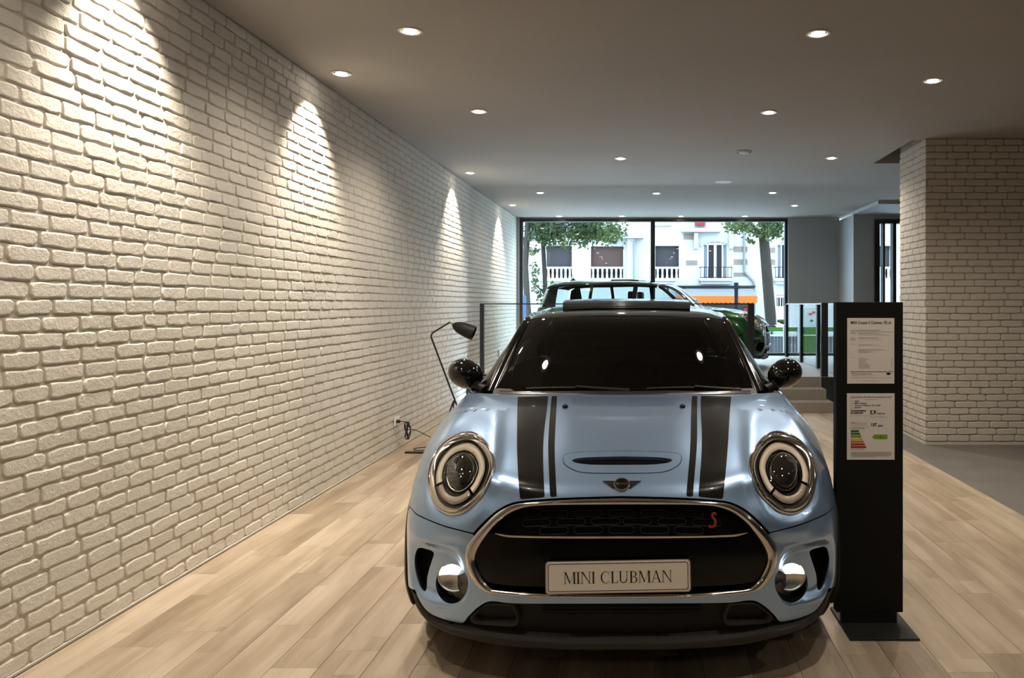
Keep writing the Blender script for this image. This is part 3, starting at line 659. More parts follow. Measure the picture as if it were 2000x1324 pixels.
def spline_pts(pts, n=8, closed=False):
    pts = np.array(pts, float); N = len(pts); out = []
    for i in range(N if closed else N-1):
        g = lambda k: pts[k % N] if closed else pts[min(max(k, 0), N-1)]
        p0, p1, p2, p3 = g(i-1), g(i), g(i+1), g(i+2)
        for j in range(n):
            t = j/n; out.append(.5*((2*p1)+(p2-p0)*t+(2*p0-5*p1+4*p2-p3)*t*t+(3*p1-p0-3*p2+p3)*t**3))
    if not closed: out.append(pts[-1])
    return np.array(out)
def resample(loop, step, closed=True):
    loop = np.asarray(loop, float); q = np.concatenate([loop, loop[:1]]) if closed else loop
    d = np.linalg.norm(np.diff(q, axis=0), axis=1); keep = np.concatenate([[True], d > 1e-7]); q = q[keep]
    d = np.concatenate([[0], np.cumsum(np.linalg.norm(np.diff(q, axis=0), axis=1))]); n = max(3, int(round(d[-1]/step)))
    u = np.linspace(0, d[-1], n+1); r = np.stack([np.interp(u, d, q[:, k]) for k in range(q.shape[1])], 1)
    return r[:-1] if closed else r
def inside(poly, pts):
    x, y = pts[:, 0], pts[:, 1]; c = np.zeros(len(pts), bool); n = len(poly); jx = n-1
    for i in range(n):
        xi, yi = poly[i]; xj, yj = poly[jx]
        if yi != yj: c ^= ((yi > y) != (yj > y)) & (x < (xj-xi)*(y-yi)/(yj-yi)+xi)
        jx = i
    return c
def offset_loop(loop, d):
    """move a closed loop along its in-plane normal (d > 0 grows it)"""
    loop = np.asarray(loop, float); t = np.roll(loop, -1, 0)-np.roll(loop, 1, 0); t /= np.maximum(1e-9, np.linalg.norm(t, axis=1))[:, None]
    n = np.stack([t[:, 1], -t[:, 0]], 1)
    A = .5*np.sum(loop[:, 0]*np.roll(loop[:, 1], -1)-np.roll(loop[:, 0], -1)*loop[:, 1])
    return loop+n*d*(1 if A > 0 else -1)
def sheet_mesh(surf, name, outer, holes, m, parent, off=0., thick=.007, h=.02, bstep=.009, offfun=None, resamp=True):
    outer = resample(outer, bstep) if resamp else np.asarray(outer); holes = [resample(q, bstep) for q in holes]
    lo, hi = outer.min(0), outer.max(0)
    gx, gy = np.meshgrid(np.arange(lo[0], hi[0], h), np.arange(lo[1], hi[1], h)); g = np.stack([gx.ravel(), gy.ravel()], 1)
    g = g + np.where((np.round((g[:, 1]-lo[1])/h) % 2)[:, None] > 0, [h/2, 0], [0, 0])
    k = inside(outer, g)
    for q in holes: k &= ~inside(q, g)
    g = g[k]; bd = np.concatenate([outer]+holes)
    if len(g):
        keep = np.ones(len(g), bool)
        for i in range(0, len(g), 400):
            d = ((g[i:i+400, None]-bd[None])**2).sum(2).min(1); keep[i:i+400] = d > (.5*h)**2
        g = g[keep]
    pts = np.concatenate([bd, g]); edges = []; o = 0
    for q in [outer]+holes:
        n = len(q); edges += [(o+i, o+(i+1) % n) for i in range(n)]; o += n
    res = delaunay_2d_cdt([Vector(p) for p in pts], edges, [], 0, 1e-7)
    V = np.array([tuple(v) for v in res[0]]); T = np.array([f for f in res[2] if len(f) == 3])
    c = V[T].mean(1); k = inside(outer, c)
    for q in holes: k &= ~inside(q, c)
    T = T[k]
    N = surf.normal(V); X = surf.ev(V); of = off if offfun is None else offfun(V, X)
    X = X+N*(np.asarray(of).reshape(-1, 1) if np.ndim(of) else of)
    # orientation: triangles counter-clockwise in (s,t) <-> normal = ds x dt
    a = V[T]; sg = (a[:, 1, 0]-a[:, 0, 0])*(a[:, 2, 1]-a[:, 0, 1])-(a[:, 2, 0]-a[:, 0, 0])*(a[:, 1, 1]-a[:, 0, 1])
    T = np.where((sg < 0)[:, None], T[:, ::-1], T)
    from collections import Counter
    cnt = Counter(); 
    for t in T:
        for i in range(3): cnt[(t[i], t[(i+1) % 3])] += 1
    bound = [e for e in cnt if (e[1], e[0]) not in cnt]
    verts = [tuple(p) for p in X]; norms = [tuple(n) for n in N]; faces = [tuple(int(i) for i in t) for t in T]
    if thick:
        for a_, b_ in bound:
            pa, pb = X[a_], X[b_]; na, nb = N[a_], N[b_]; e = pb-pa; rn = np.cross(e, na); rn /= max(1e-9, np.linalg.norm(rn))
            i0 = len(verts); verts += [tuple(pa), tuple(pa-na*thick), tuple(pb-nb*thick), tuple(pb)]; norms += [tuple(rn)]*4; faces.append((i0, i0+1, i0+2, i0+3))
    me = bpy.data.meshes.new(name); me.from_pydata(verts, [], faces); me.materials.append(MATS[m]); me.polygons.foreach_set('use_smooth', [True]*len(faces))
    me.normals_split_custom_set_from_vertices(norms)
    ob = bpy.data.objects.new(name, me); col.objects.link(ob); ob.parent = parent
    return ob
def mirror_st(q): q = np.array(q)[::-1].copy(); q[:, 0] *= -1; return q
def both(half):
    """half outline running from the centre line (s=0) round to the centre line again -> full closed loop"""
    half = np.array(half); half[0, 0] = 0; half[-1, 0] = 0
    return np.concatenate([half, mirror_st(half)[1:-1]])

car = empty('compact_car', (CARX, CARY, 0), R(.5))
tag(car, 'light blue compact car with black bonnet stripes, chrome ringed headlamps and a number plate', 'car', 'showroom cars')

# ---------------- outlines read from the picture (left half), in pixels
hood_front_px = [(1217,968.5),(1124,971),(1072,973.5),(1021,977.5),(995.5,983),(969,997.5),(943,1020.5),(925,1040)]
seam_px = [(925,1040),(895,1032.5),(867,1024.5),(838,1013),(815.5,1001.5),(803,987)]
grille_out_px = [(1217,973),(1124,975.5),(1072,978),(1022,982),(997,987.5),(971,1002),(946,1025),(929,1043),(914,1064),(910.5,1084),(916,1114),(928,1136),(945,1151.5),(960,1156.5),(1008,1162.5),(1110,1166),(1217,1166.5)]
grille_in_px = [(1217,987),(1124,987.5),(1055,989),(1022,993.5),(995,1004),(970,1023),(945,1053.5),(931,1078),(928.4,1095),(934,1114),(945,1133),(958.7,1146),(970,1150),(1008,1154),(1082,1158),(1217,1159)]
lamp_px = [(918.4,843.5),(939,850.5),(954.4,866),(964.7,886.5),(967.8,904.4),(964.7,925),(954.4,950.6),(941.6,971),(923.6,989),(905.6,1002),(885,1007),(867,1002),(851.6,989),(842.6,968.6),(838.8,945.5),(838.8,925),(845.2,899.3),(856.8,878.7),(872.2,862),(890.2,850.5)]
fog_px = [(883.5+30.5*math.cos(a), 1139+38.5*math.sin(a)) for a in np.linspace(0, 2*PI, 28, endpoint=False)]
vent_px = [(812.5,1086),(819,1069.5),(836,1071.5),(849,1078),(846,1092),(841,1108),(836.5,1126),(834.5,1151),(827,1151),(818.5,1133),(813,1108)]
low_px = [(1217,1178.5),(1110,1178.5),(1005,1177.5),(970,1173.5),(952,1174.5),(934,1185),(916,1202),(906,1214.5),(890,1213.5),(862.5,1206),(838,1193.5),(822,1172),(813,1150)]
hf = px2st(spline_pts(hood_front_px, 6)); sm_ = px2st(spline_pts(seam_px, 6)); go = px2st(spline_pts(grille_out_px, 6)); gi = px2st(spline_pts(grille_in_px, 6))
lamp_st = px2st(spline_pts(lamp_px, 5, True)); fog_st = px2st(fog_px); vent_st = px2st(spline_pts(vent_px, 5, True)); low_st = px2st(spline_pts(low_px, 5))
AY, AZ, AR = .80, .318, .352       # front axle
def arch(y0, a0, a1, n=40, r=AR): return yz2st([(y0-r*math.cos(a), AZ+r*math.sin(a)) for a in np.linspace(a0, a1, n)])
arch_f = arch(AY, R(38), R(155), 44)                   # over the front wheel, from the front to the rear
pill_st = yz2st([(1.165, z) for z in np.linspace(.47, .955, 16)])
tmax = SK.tmax
top_line = [(s_, tmax) for s_ in np.linspace(pill_st[-1][0], 0, 40)]
hood_half = np.concatenate([hf, sm_[1:], arch_f, pill_st, top_line])
def drop_near(a, d=1e-4):
    k = [0]
    for i in range(1, len(a)):
        if np.linalg.norm(a[i]-a[k[-1]]) > d: k.append(i)
    return a[k]
scoop_px = [(1101,897),(1104,889.5),(1118,885),(1160,882),(1217,881),(1217,924),(1160,923.5),(1130,921),(1112,913.5),(1103.5,905)]
def scoop_loop(k):
    pts = np.array([(1101,898),(1103,890),(1114,885.5),(1160,882.3),(1217,881.3)]); b = np.array([(1217,924),(1160,923.5),(1130,920.5),(1112,912.5),(1103,905)])
    return spline_pts(pts, 8), spline_pts(b, 8)
t_, b_ = scoop_loop(0); t_st, b_st = px2st(t_), px2st(b_)
scoop_half = np.concatenate([b_st, t_st]); scoop_full = both(np.concatenate([b_st[:1], b_st[1:], t_st]))
hood_loop = both(drop_near(hood_half))
hood = sheet_mesh(SK, 'bonnet', hood_loop, [lamp_st, mirror_st(lamp_st), offset_loop(scoop_full, .0022)], 'car_blue', car, h=.02)
# bonnet scoop: an insert with a letter-box opening
op_t = px2st(spline_pts([(1118,900),(1124,896.5),(1150,893.5),(1217,891.7)], 8)); op_b = px2st(spline_pts([(1217,908.5),(1160,908),(1130,905),(1120,901.5)], 8))
open_full = both(np.concatenate([op_b, op_t]))
scoop = sheet_mesh(SK, 'bonnet_scoop', scoop_full, [open_full], 'car_blue', car, off=.0015, thick=.016, h=.010, bstep=.005)
sheet_mesh(SK, 'scoop_opening', offset_loop(open_full, .004), [], 'under_black', scoop, off=-.014, thick=0, h=.015, bstep=.006)
# bumper
arch_b = arch(AY, R(-8), R(34), 14)
bump_half = np.concatenate([go[::-1][:1]*0+go[-1:], go[::-1][1:], ]) 
low_full = low_st
# the bumper outline: lower edge from the centre outwards, arch upwards, seam back to the grille, grille edge down to the centre
sm_b = px2st(spline_pts([(x, y+2.6) for x, y in seam_px], 6))
i_seam = int(np.argmin(np.linalg.norm(go-sm_b[0], axis=1)))
bump_half = np.concatenate([low_st, arch_b, sm_b[::-1], go[i_seam:]])
# seams are cut by the grille: loop = centre bottom edge -> ... -> grille bottom centre
bumper = sheet_mesh(SK, 'bumper', both(drop_near(bump_half)), [fog_st, mirror_st(fog_st), vent_st, mirror_st(vent_st)], 'car_blue', car, h=.018, thick=.010)
# hidden inner shell that closes every gap with black
sh_half = np.array([(0, .0)]+[(s_, 0.) for s_ in np.linspace(.02, SFRONT[1]*.80, 60)]+[(SFRONT[1]*.80, t) for t in np.linspace(0, tmax, 20)]+[(s_, tmax) for s_ in np.linspace(SFRONT[1]*.80, .02, 60)]+[(0, tmax)])
def shell_off(V, X):
    x, y, z = np.abs(X[:, 0]), X[:, 1], X[:, 2]
    arch_k = np.sqrt((y-AY)**2+(z-AZ)**2)
    return np.where((arch_k < AR+.06), -.26, -.085)
sheet_mesh(SK, 'inner_shell', both(drop_near(sh_half)), [], 'under_black', car, thick=0, h=.05, bstep=.04, offfun=shell_off)

# ---------------- grille
gfull_o, gfull_i = both(go), both(gi)
def ring_loft(la, lb, offs, name, m, parent, surf=SK, n=220):
    """lofted frame between two outlines on the surface; offs: (mix, height) pairs from outline a to b"""
    a, b = surf_resample(la, n), surf_resample(lb, n); rings = []
    for k, hgt in offs:
        st = a*(1-k)+b*k; X = surf.ev(st)+surf.normal(st)*hgt; rings.append([tuple(p) for p in X])
    return MB().loft(rings, True).build(name, m, parent, smooth=70)
def surf_resample(loop, n):
    loop = np.asarray(loop); q = np.concatenate([loop, loop[:1]]); d = np.concatenate([[0], np.cumsum(np.linalg.norm(np.diff(q, axis=0), axis=1))])
    u = np.linspace(0, d[-1], n+1)[:-1]; return np.stack([np.interp(u, d, q[:, k]) for k in range(2)], 1)
grille = empty('grille'); grille.parent = car
ring_loft(gfull_o, gfull_i, [(0,-.012),(.0,.004),(.12,.0095),(.35,.0125),(.65,.012),(.88,.007),(1.0,-.002),(1.0,-.03)], 'surround', 'chrome', grille)
bar_c = px2st([(966,1040.5),(992,1046),(1022,1047.5),(1082,1048.6),(1217,1049)])
i_bar_px = [(1217,1051),(1082,1050),(1022,1049),(990,1047),(958,1040)]
upper = [p for p in grille_in_px if p[1] < 1040]
up_half = px2st(spline_pts(i_bar_px, 6)); gu = gi[[i for i in range(len(gi)) if proj_img(SK.ev(gi[i:i+1]))[0, 1] < 1040]]
upper_loop = both(drop_near(np.concatenate([up_half, gu[::-1]])))
sheet_mesh(SK, 'back_panel', offset_loop(gfull_i, .006), [], 'under_black', grille, off=-.045, thick=0, h=.03, bstep=.02)
gl = gi[[i for i in range(len(gi)) if proj_img(SK.ev(gi[i:i+1]))[0, 1] >= 1040]]
low_panel = px2st(spline_pts([(1217,1147),(1082,1147),(1008,1145),(968,1141)], 6))
gl2 = gl[[i for i in range(len(gl)) if proj_img(SK.ev(gl[i:i+1]))[0, 1] <= 1138]]
lower_loop = both(drop_near(np.concatenate([low_panel, gl2[::-1], up_half[::-1][1:]])))
sheet_mesh(SK, 'lower_panel', lower_loop, [], 'gloss_dark', grille, off=-.006, thick=.02, h=.022)
# chrome bar
bw = spline_pts(bar_c, 10); bwf = np.concatenate([bw, mirror_st(bw)[1:]]); X = SK.ev(bwf); Nn = SK.normal(bwf); wd = np.interp(np.arange(len(bwf)), [0, 8, len(bwf)-9, len(bwf)-1], [.001, 1, 1, .001])
rings = []
for i in range(len(bwf)):
    q = X[i]; n_ = Nn[i]; k = wd[i]; up = np.array([0, 0, 1.])
    rings.append([tuple(q+n_*a*k+up*b*k) for a, b in ((-.012,.0065),(.006,.0062),(.011,.003),(.011,-.003),(.006,-.0062),(-.012,-.0065))])
MB().loft(rings, True, True, True).build('cross_bar', 'chrome', grille, smooth=40)
# honeycomb: raised outlines of flat hexagon-like cells
mb = MB()
for r_, (yc, hh) in enumerate(((1035,15),(1017.5,14),(1000.5,13.5))):
    for k in range(-5, 6):
        cx_ = 1217+(k+(.5 if r_ % 2 else 0))*68.5; w2 = 28
        if abs(cx_-1217) > (205, 205, 180)[r_]: continue
        cell = [(-w2+5,-hh/2),(w2-5,-hh/2),(w2,-hh/2+4),(w2,hh/2-4),(w2-5,hh/2),(-w2+5,hh/2),(-w2,hh/2-4),(-w2,-hh/2+4)]
        pts_ = []
        for a, b in cell:
            xx = cx_+a; ml = xx > 1217; xq = 2434-xx if ml else xx
            s_ = px2st([(min(xq, 1217), yc+b+((1217-min(xq,1217))/250)**2*6)])[0]; s_ = np.array([-s_[0] if ml else s_[0], s_[1]])
            pts_.append(SK.ev(s_)[0]-SK.normal(s_)[0]*.02)
        MB().tube(pts_, .0019, 6, closed=True).build('honeycomb_cell', 'mesh_black', grille, smooth=50)
sheet_mesh(SK, 'mesh_panel', upper_loop, [], 'under_black', grille, off=-.026, thick=0, h=.025, bstep=.012)

# S emblem on the grille
def img_frame(px, py, lift=.006):
    """origin + axes (right in the picture, up, out) on the body under a picture point"""
    ml = px > 1217; q = px2st([(2434-px if ml else px, py)])[0]
    if not ml: q = np.array([-q[0], q[1]])          # picture left = negative x
    o = SK.ev(q)[0]; n = SK.normal(q)[0]; r = np.array([1., 0, 0]); r -= n*r.dot(n); r /= np.linalg.norm(r); u = np.cross(n, r); u = u if u[2] > 0 else -u
    return o+n*lift, r, u, n
def flat(name, polys, fr, scale, m, parent, depth=.0025, lift=0.):
    o, r, u, n = fr; mb = MB()
    for poly in polys:
        a = [o+r*p[0]*scale+u*p[1]*scale+n*lift for p in poly]; b = [p-n*depth for p in a]
        mb.loft([[tuple(p) for p in b], [tuple(p) for p in a]], True, True, True)
    me_o = mb.build(name, m, parent, smooth=30); return me_o
fr = img_frame(1399.5, 1017, .004)
sc_ = np.array([(.50,.78),(.36,.88),(.05,.95),(-.12,.88),(-.22,.62),(-.05,.35),(.22,.05),(.30,-.30),(.12,-.66),(-.25,-.82),(-.62,-.80),(-.92,-.70)])*[.80,1]
scp = spline_pts(sc_, 6)
def ribbon(path, w0, w1):
    t = np.gradient(path, axis=0); t /= np.linalg.norm(t, axis=1)[:, None]; n = np.stack([-t[:, 1], t[:, 0]], 1); return [[tuple(path[i]-n[i]*w0), tuple(path[i+1]-n[i+1]*w0), tuple(path[i+1]+n[i+1]*w0), tuple(path[i]+n[i]*w0)] for i in range(len(path)-1)]
em = empty('s_emblem'); em.parent = car
flat('outline', ribbon(scp, .20, 0), fr, .027, 'chrome', em, .004, .002); flat('letter', ribbon(scp[1:-1], .125, 0), fr, .027, 's_red', em, .003, .0032)

# winged badge
fr = img_frame(1217.5, 946.5, .004)
bd = empty('winged_badge'); bd.parent = car
k_ = 1/530.
wing = [(-38.5,8.5),(-15,8.5),(-14,-9.5),(-19,-9.5)]
for sg in (1, -1): flat('wing', [[(p[0]*sg, p[1]) for p in (wing if sg > 0 else wing[::-1])]], fr, k_*1.0, 'dark_chrome', bd, .005)
circ = lambda r, n=32: [(r*math.cos(2*PI*i/n), r*math.sin(2*PI*i/n)) for i in range(n)]
flat('ring', [circ(16.2)], fr, k_, 'satin_chrome', bd, .006, .001); flat('disc', [circ(13.6)], fr, k_, 'gloss_black', bd, .006, .0018)
L_ = [[(-11.3,-3.2),(-10.2,-3.2),(-10.2,3.2),(-11.3,3.2)],[(-10.3,3.2),(-8.6,-1.2),(-8.0,-.2),(-9.6,3.2)],[(-8.9,-1.2),(-8.3,-1.2),(-6.6,3.2),(-7.4,3.2)],[(-7.0,-3.2),(-5.9,-3.2),(-5.9,3.2),(-7.0,3.2)],
      [(-3.6,-3.2),(-2.4,-3.2),(-2.4,3.2),(-3.6,3.2)],[(-.2,-3.2),(.9,-3.2),(.9,3.2),(-.2,3.2)],[(.6,3.2),(4.6,-3.2),(5.5,-3.2),(1.5,3.2)],[(5.0,-3.2),(6.1,-3.2),(6.1,3.2),(5.0,3.2)],[(8.6,-3.2),(9.8,-3.2),(9.8,3.2),(8.6,3.2)]]
flat('lettering', L_, fr, k_, 'chrome', bd, .002, .0026)['kind'] = 'stuff'

# stripes on the bonnet (four bands, each a thin sheet lying on it)
def stripe(outer_px, inner_px, name='bonnet_stripe'):
    a, b = px2st(spline_pts(outer_px, 8)), px2st(spline_pts(inner_px, 8))
    a[0, 1] = min(a[0, 1], tmax-.006)
    loop = np.concatenate([a, b[::-1]]); return loop
wide = stripe([(1015.5,774.5),(1013.5,800),(1011.5,868),(1013,930),(1016.5,974.8)], [(1074.5,773.5),(1071,800),(1064,850),(1062,900),(1064,970.8)])
thin = stripe([(1081.5,773.8),(1078,800),(1072.8,856),(1072.4,900),(1075,970.3)], [(1091.6,773.6),(1089.5,800),(1085.5,856),(1085,900),(1087.8,969.6)])
for lp_ in (wide, thin):
    for q in (lp_, mirror_st(lp_)): sheet_mesh(SK, 'bonnet_stripe', q, [], 'stripe_black', car, off=.0009, thick=.001, h=.018, bstep=.012)

# ---------------- headlamps
def headlamp(sign):
    root = empty('headlamp'); root.parent = car
    pxl = spline_pts(lamp_px, 3, True); pc = np.array([903.3, 925.3])
    Q = SK.ev(px2st(pxl)); N_ = SK.normal(px2st(pxl)); C = Q.mean(0); n = N_.mean(0); n /= np.linalg.norm(n); eye = np.array([CARX, -CARY, H]); m3 = np.array([sign, 1, 1])
    C = C+n*.004
    def plane(px, hgt):
        d = np.stack([-(px[:, 0]-CX)/F, np.ones(len(px)), -(px[:, 1]-CY)/F], 1); t = ((C+n*hgt-eye)@n)/(d@n); return eye+d*t[:, None]
    def loop(k, hgt, b=1.0, sh=(0, 0), idx=None):
        px = pc+(pxl-pc)*k+np.array(sh); px = px if idx is None else px[idx]
        X = plane(px, hgt)
        if b < 1:
            q = px2st(px); X = X*b+(SK.ev(q)+SK.normal(q)*hgt)*(1-b)
        return [tuple(p) for p in X*m3]
    MB().loft([loop(.99,-.03,0), loop(1.0,.003,0), loop(.985,.009,0), loop(.955,.010,.05), loop(.94,.006,.1), loop(.93,.010,.15), loop(.88,.012,.5), loop(.83,.008,.85), loop(.81,.000,1), loop(.81,-.03,1)]).build('bezel', 'chrome', root, smooth=60)
    MB().loft([loop(.815,-.012,1), loop(.76,-.014,1), loop(.74,-.036,1), loop(.3,-.06,1), loop(.01,-.06,1)]).build('housing', 'plastic_black', root, smooth=50)
    ang = np.degrees(np.arctan2(-(pxl[:, 1]-pc[1]), pxl[:, 0]-pc[0]))
    def guide(name, a0, a1, m, k0=.755, k1=.545):
        idx = [i for i in range(len(pxl)) if (ang[i]-a0) % 360 <= a1-a0]; idx.sort(key=lambda i: (ang[i]-a0) % 360)
        prof = [(k0,-.030),(k0-.012,-.012),((k0+k1)/2+.03,-.005),((k0+k1)/2-.03,-.005),(k1+.012,-.012),(k1,-.034)]
        MB().loft([loop(k, h_, 1, (-2, -1.5), idx) for k, h_ in prof], False).build(name, m, root, smooth=60)
    guide('light_guide', -62, 206, 'drl_ring'); guide('indicator', 204, 300, 'drl_lower')
    MB().loft([loop(.545,-.026,1,(-1,-2)), loop(.53,-.012,1,(-1,-2)), loop(.50,-.016,1,(-1,-2)), loop(.47,-.034,1,(-1,-2))]).build('lens_ring', 'dark_chrome', root, smooth=60)
    # projector lens: a dark glass ball in a bright ring
    rb_ = loop(.435, -.026, 1, (1, -4)); base = np.array(rb_); cc_ = base.mean(0); nn_ = n*m3; rings = []
    for a in np.linspace(0, PI/2*.98, 9): rings.append([tuple(cc_+(p-cc_)*math.cos(a)+nn_*.045*math.sin(a)) for p in base])
    MB().loft(rings).build('projector', 'projector', root, smooth=80)
    MB().loft([loop(.43,-.03,1,(1,-4)), loop(.438,-.018,1,(1,-4)), loop(.465,-.018,1,(1,-4)), loop(.475,-.034,1,(1,-4))]).build('projector_ring', 'chrome', root, smooth=60)
    MB().loft([loop(.815,.0,1), loop(.6,.014,1), loop(.3,.023,1), loop(.01,.026,1)]).build('cover', 'clear_lens', root, smooth=80)
    return root
headlamp(1); headlamp(-1)

# ---------------- fog lamps in the bumper
def foglamp(sign):
    root = empty('fog_lamp'); root.parent = car
    st = np.array(fog_st); st = mirror_st(st) if sign < 0 else st
    Q = SK.ev(st); C = Q.mean(0); n = np.array([sign*.10, -.985, -.10]); n /= np.linalg.norm(n)
    sh = [C+(q-C)*k-n*d for q in Q for k, d in ()]
    rings = [[tuple(C+(q-C)*k-n*d) for q in Q] for k, d in ((1.01,-.001),(.96,.012),(.93,.05),(.02,.055))]
    MB().loft(rings).build('bezel', 'gloss_black', root, smooth=50)
    s0 = px2st([(883.5, 1129)])[0]; c = SK.ev(s0)[0]; c = np.array([c[0]*sign, c[1], c[2]])-n*.018; r = .0565
    u = np.cross([0, 0, 1.], n); u /= np.linalg.norm(u); v = np.cross(n, u)
    def disc(a0, a1, name, m):
        rings = []
        for k in np.linspace(1, .0, 7):
            rings.append([tuple(c+(u*math.cos(a)+v*math.sin(a))*r*k-n*.016*(1-k*k)) for a in np.linspace(a0, a1, 17)])
        MB().loft(rings, False).build(name, m, root, smooth=60)
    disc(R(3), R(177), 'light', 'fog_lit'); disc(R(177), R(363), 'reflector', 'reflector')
    rings = [[tuple(c+(u*math.cos(a)+v*math.sin(a))*(r+d)+n*h_) for a in np.linspace(0, 2*PI, 29)[:-1]] for d, h_ in ((-.001,-.004),(.0,.003),(.005,.003),(.008,-.03))]
    MB().loft(rings).build('rim', 'satin_chrome', root, smooth=50)
    rings = [[tuple(c+(u*math.cos(a)+v*math.sin(a))*r*k+n*.012*(1-k*k)) for a in np.linspace(0, 2*PI, 29)[:-1]] for k in (1,.8,.5,.02)]
    MB().loft(rings).build('lens', 'clear_lens', root, smooth=80)
foglamp(1); foglamp(-1)
for q in (vent_st, mirror_st(vent_st)): sheet_mesh(SK, 'air_curtain_slot', offset_loop(q, .004), [], 'under_black', car, off=-.03, thick=0, h=.02, bstep=.01)

# ---------------- lower intake, ducts and lip
lip_top_px = [(1217,1247),(1110,1246.5),(1055,1243),(1000,1238.5),(950,1231),(917,1224),(880,1216),(850,1206),(826,1186),(812,1158)]
lip_bot_px = [(1217,1258.5),(1110,1258),(1000,1252),(950,1244),(917,1235),(880,1225),(850,1213.5),(832,1200),(818,1178),(806,1150)]
lt, lb = px2st(spline_pts(lip_top_px, 5)), px2st(spline_pts(lip_bot_px, 5))
def strip_loft(a, b, prof, name, m, n=90, taper=False):
    """profile swept along two symmetric edge lines"""
    af = np.concatenate([a, mirror_st(a)[1:]]) if a[-1][0] < 1e-6 else np.concatenate([mirror_st(a), a[1:]])
    bf = np.concatenate([b, mirror_st(b)[1:]]) if b[-1][0] < 1e-6 else np.concatenate([mirror_st(b), b[1:]])
    af, bf = resample(af, .02, False), resample(bf, .02, False); u = np.linspace(0, 1, n)
    A = np.stack([np.interp(u, np.linspace(0, 1, len(af)), af[:, k]) for k in range(2)], 1); B = np.stack([np.interp(u, np.linspace(0, 1, len(bf)), bf[:, k]) for k in range(2)], 1)
    rings = []
    for k, hgt in prof:
        st = A*(1-k)+B*k; hh = np.full((n, 1), hgt)
        if taper and hgt > 0: hh = hgt*(.12+.88*smooth01((1-np.abs(u*2-1))/.34))[:, None]
        rings.append([tuple(p) for p in SK.ev(st)+SK.normal(st)*hh])
    return MB().loft(rings, False).build(name, m, car, smooth=60)
lt[0, 0] = lb[0, 0] = 0
strip_loft(lt, lb, [(0,-.04),(0,.018),(.3,.030),(.7,.030),(1,.018),(1,-.05)], 'front_lip', 'plastic_grey', taper=True)
v_top = low_st.copy(); v_top[0, 0] = 0
strip_loft(v_top, lt, [(-.02,-.022),(.0,-.022),(.5,-.028),(1,-.022)], 'lower_valance', 'plastic_black')
# side sill of the bumper under the body colour
duct_o = [(918,1205),(938,1187),(958,1178.5),(998,1179),(1006,1184),(1012,1222),(960,1222.5),(925,1219)]
duct_i = [(928,1206),(942,1192),(960,1184),(993,1184.5),(1000,1190),(1005,1216),(962,1216.5),(932,1213)]
def smooth_loop(p, n=4): return px2st(spline_pts(p, n, True))
do, di = smooth_loop(duct_o), smooth_loop(duct_i)
for mir in (0, 1):
    a, b = (mirror_st(do), mirror_st(di)) if mir else (do, di)
    d_ = ring_loft(a, b, [(0,-.03),(0,-.006),(.4,.001),(.7,-.002),(1,-.012),(1,-.05)], 'brake_duct', 'plastic_grey', car, n=80)
    sheet_mesh(SK, 'duct_opening', offset_loop(b, .003), [], 'under_black', d_, off=-.045, thick=0, h=.02, bstep=.01)
mb = MB()
for yy in (1190,1197,1204): 
    q = px2st([(1217-160*t, yy) for t in np.linspace(0, 1, 8)]); q[0, 0] = 0; qf = np.concatenate([q[::-1], mirror_st(q[::-1])[1:]]); MB().tube([tuple(p) for p in SK.ev(qf)-SK.normal(qf)*.016], .0035, 6).build('intake_slat', 'plastic_black', car, smooth=50)

# ---------------- number plate
pl_ = empty('number_plate', (-.011, -.027, .4565)); pl_.parent = car; pl_.rotation_euler = (R(-4), R(-.9), 0)
def rrect(w_, h_, r_, n=6): 
    out = []
    for cx_, cz_, a0 in ((w_-r_, h_-r_, 0), (-w_+r_, h_-r_, 90), (-w_+r_, -h_+r_, 180), (w_-r_, -h_+r_, 270)):
        for k in range(n+1): a = R(a0+90*k/n); out.append((cx_+r_*math.cos(a), cz_+r_*math.sin(a)))
    return out
MB().prism(rrect(.262,.058,.012), 'y', .004, -.002).build('backing', 'satin_chrome', pl_, smooth=30)
MB().prism(rrect(.258,.054,.011), 'y', -.002, -.0045).build('face', 'plate_white', pl_, smooth=30)
bo, bi = rrect(.253,.0495,.009), rrect(.2505,.047,.0075)
MB().loft([[(p[0],-.0049,p[1]) for p in bo], [(p[0],-.0049,p[1]) for p in bi]]).build('border', 'ink', pl_)
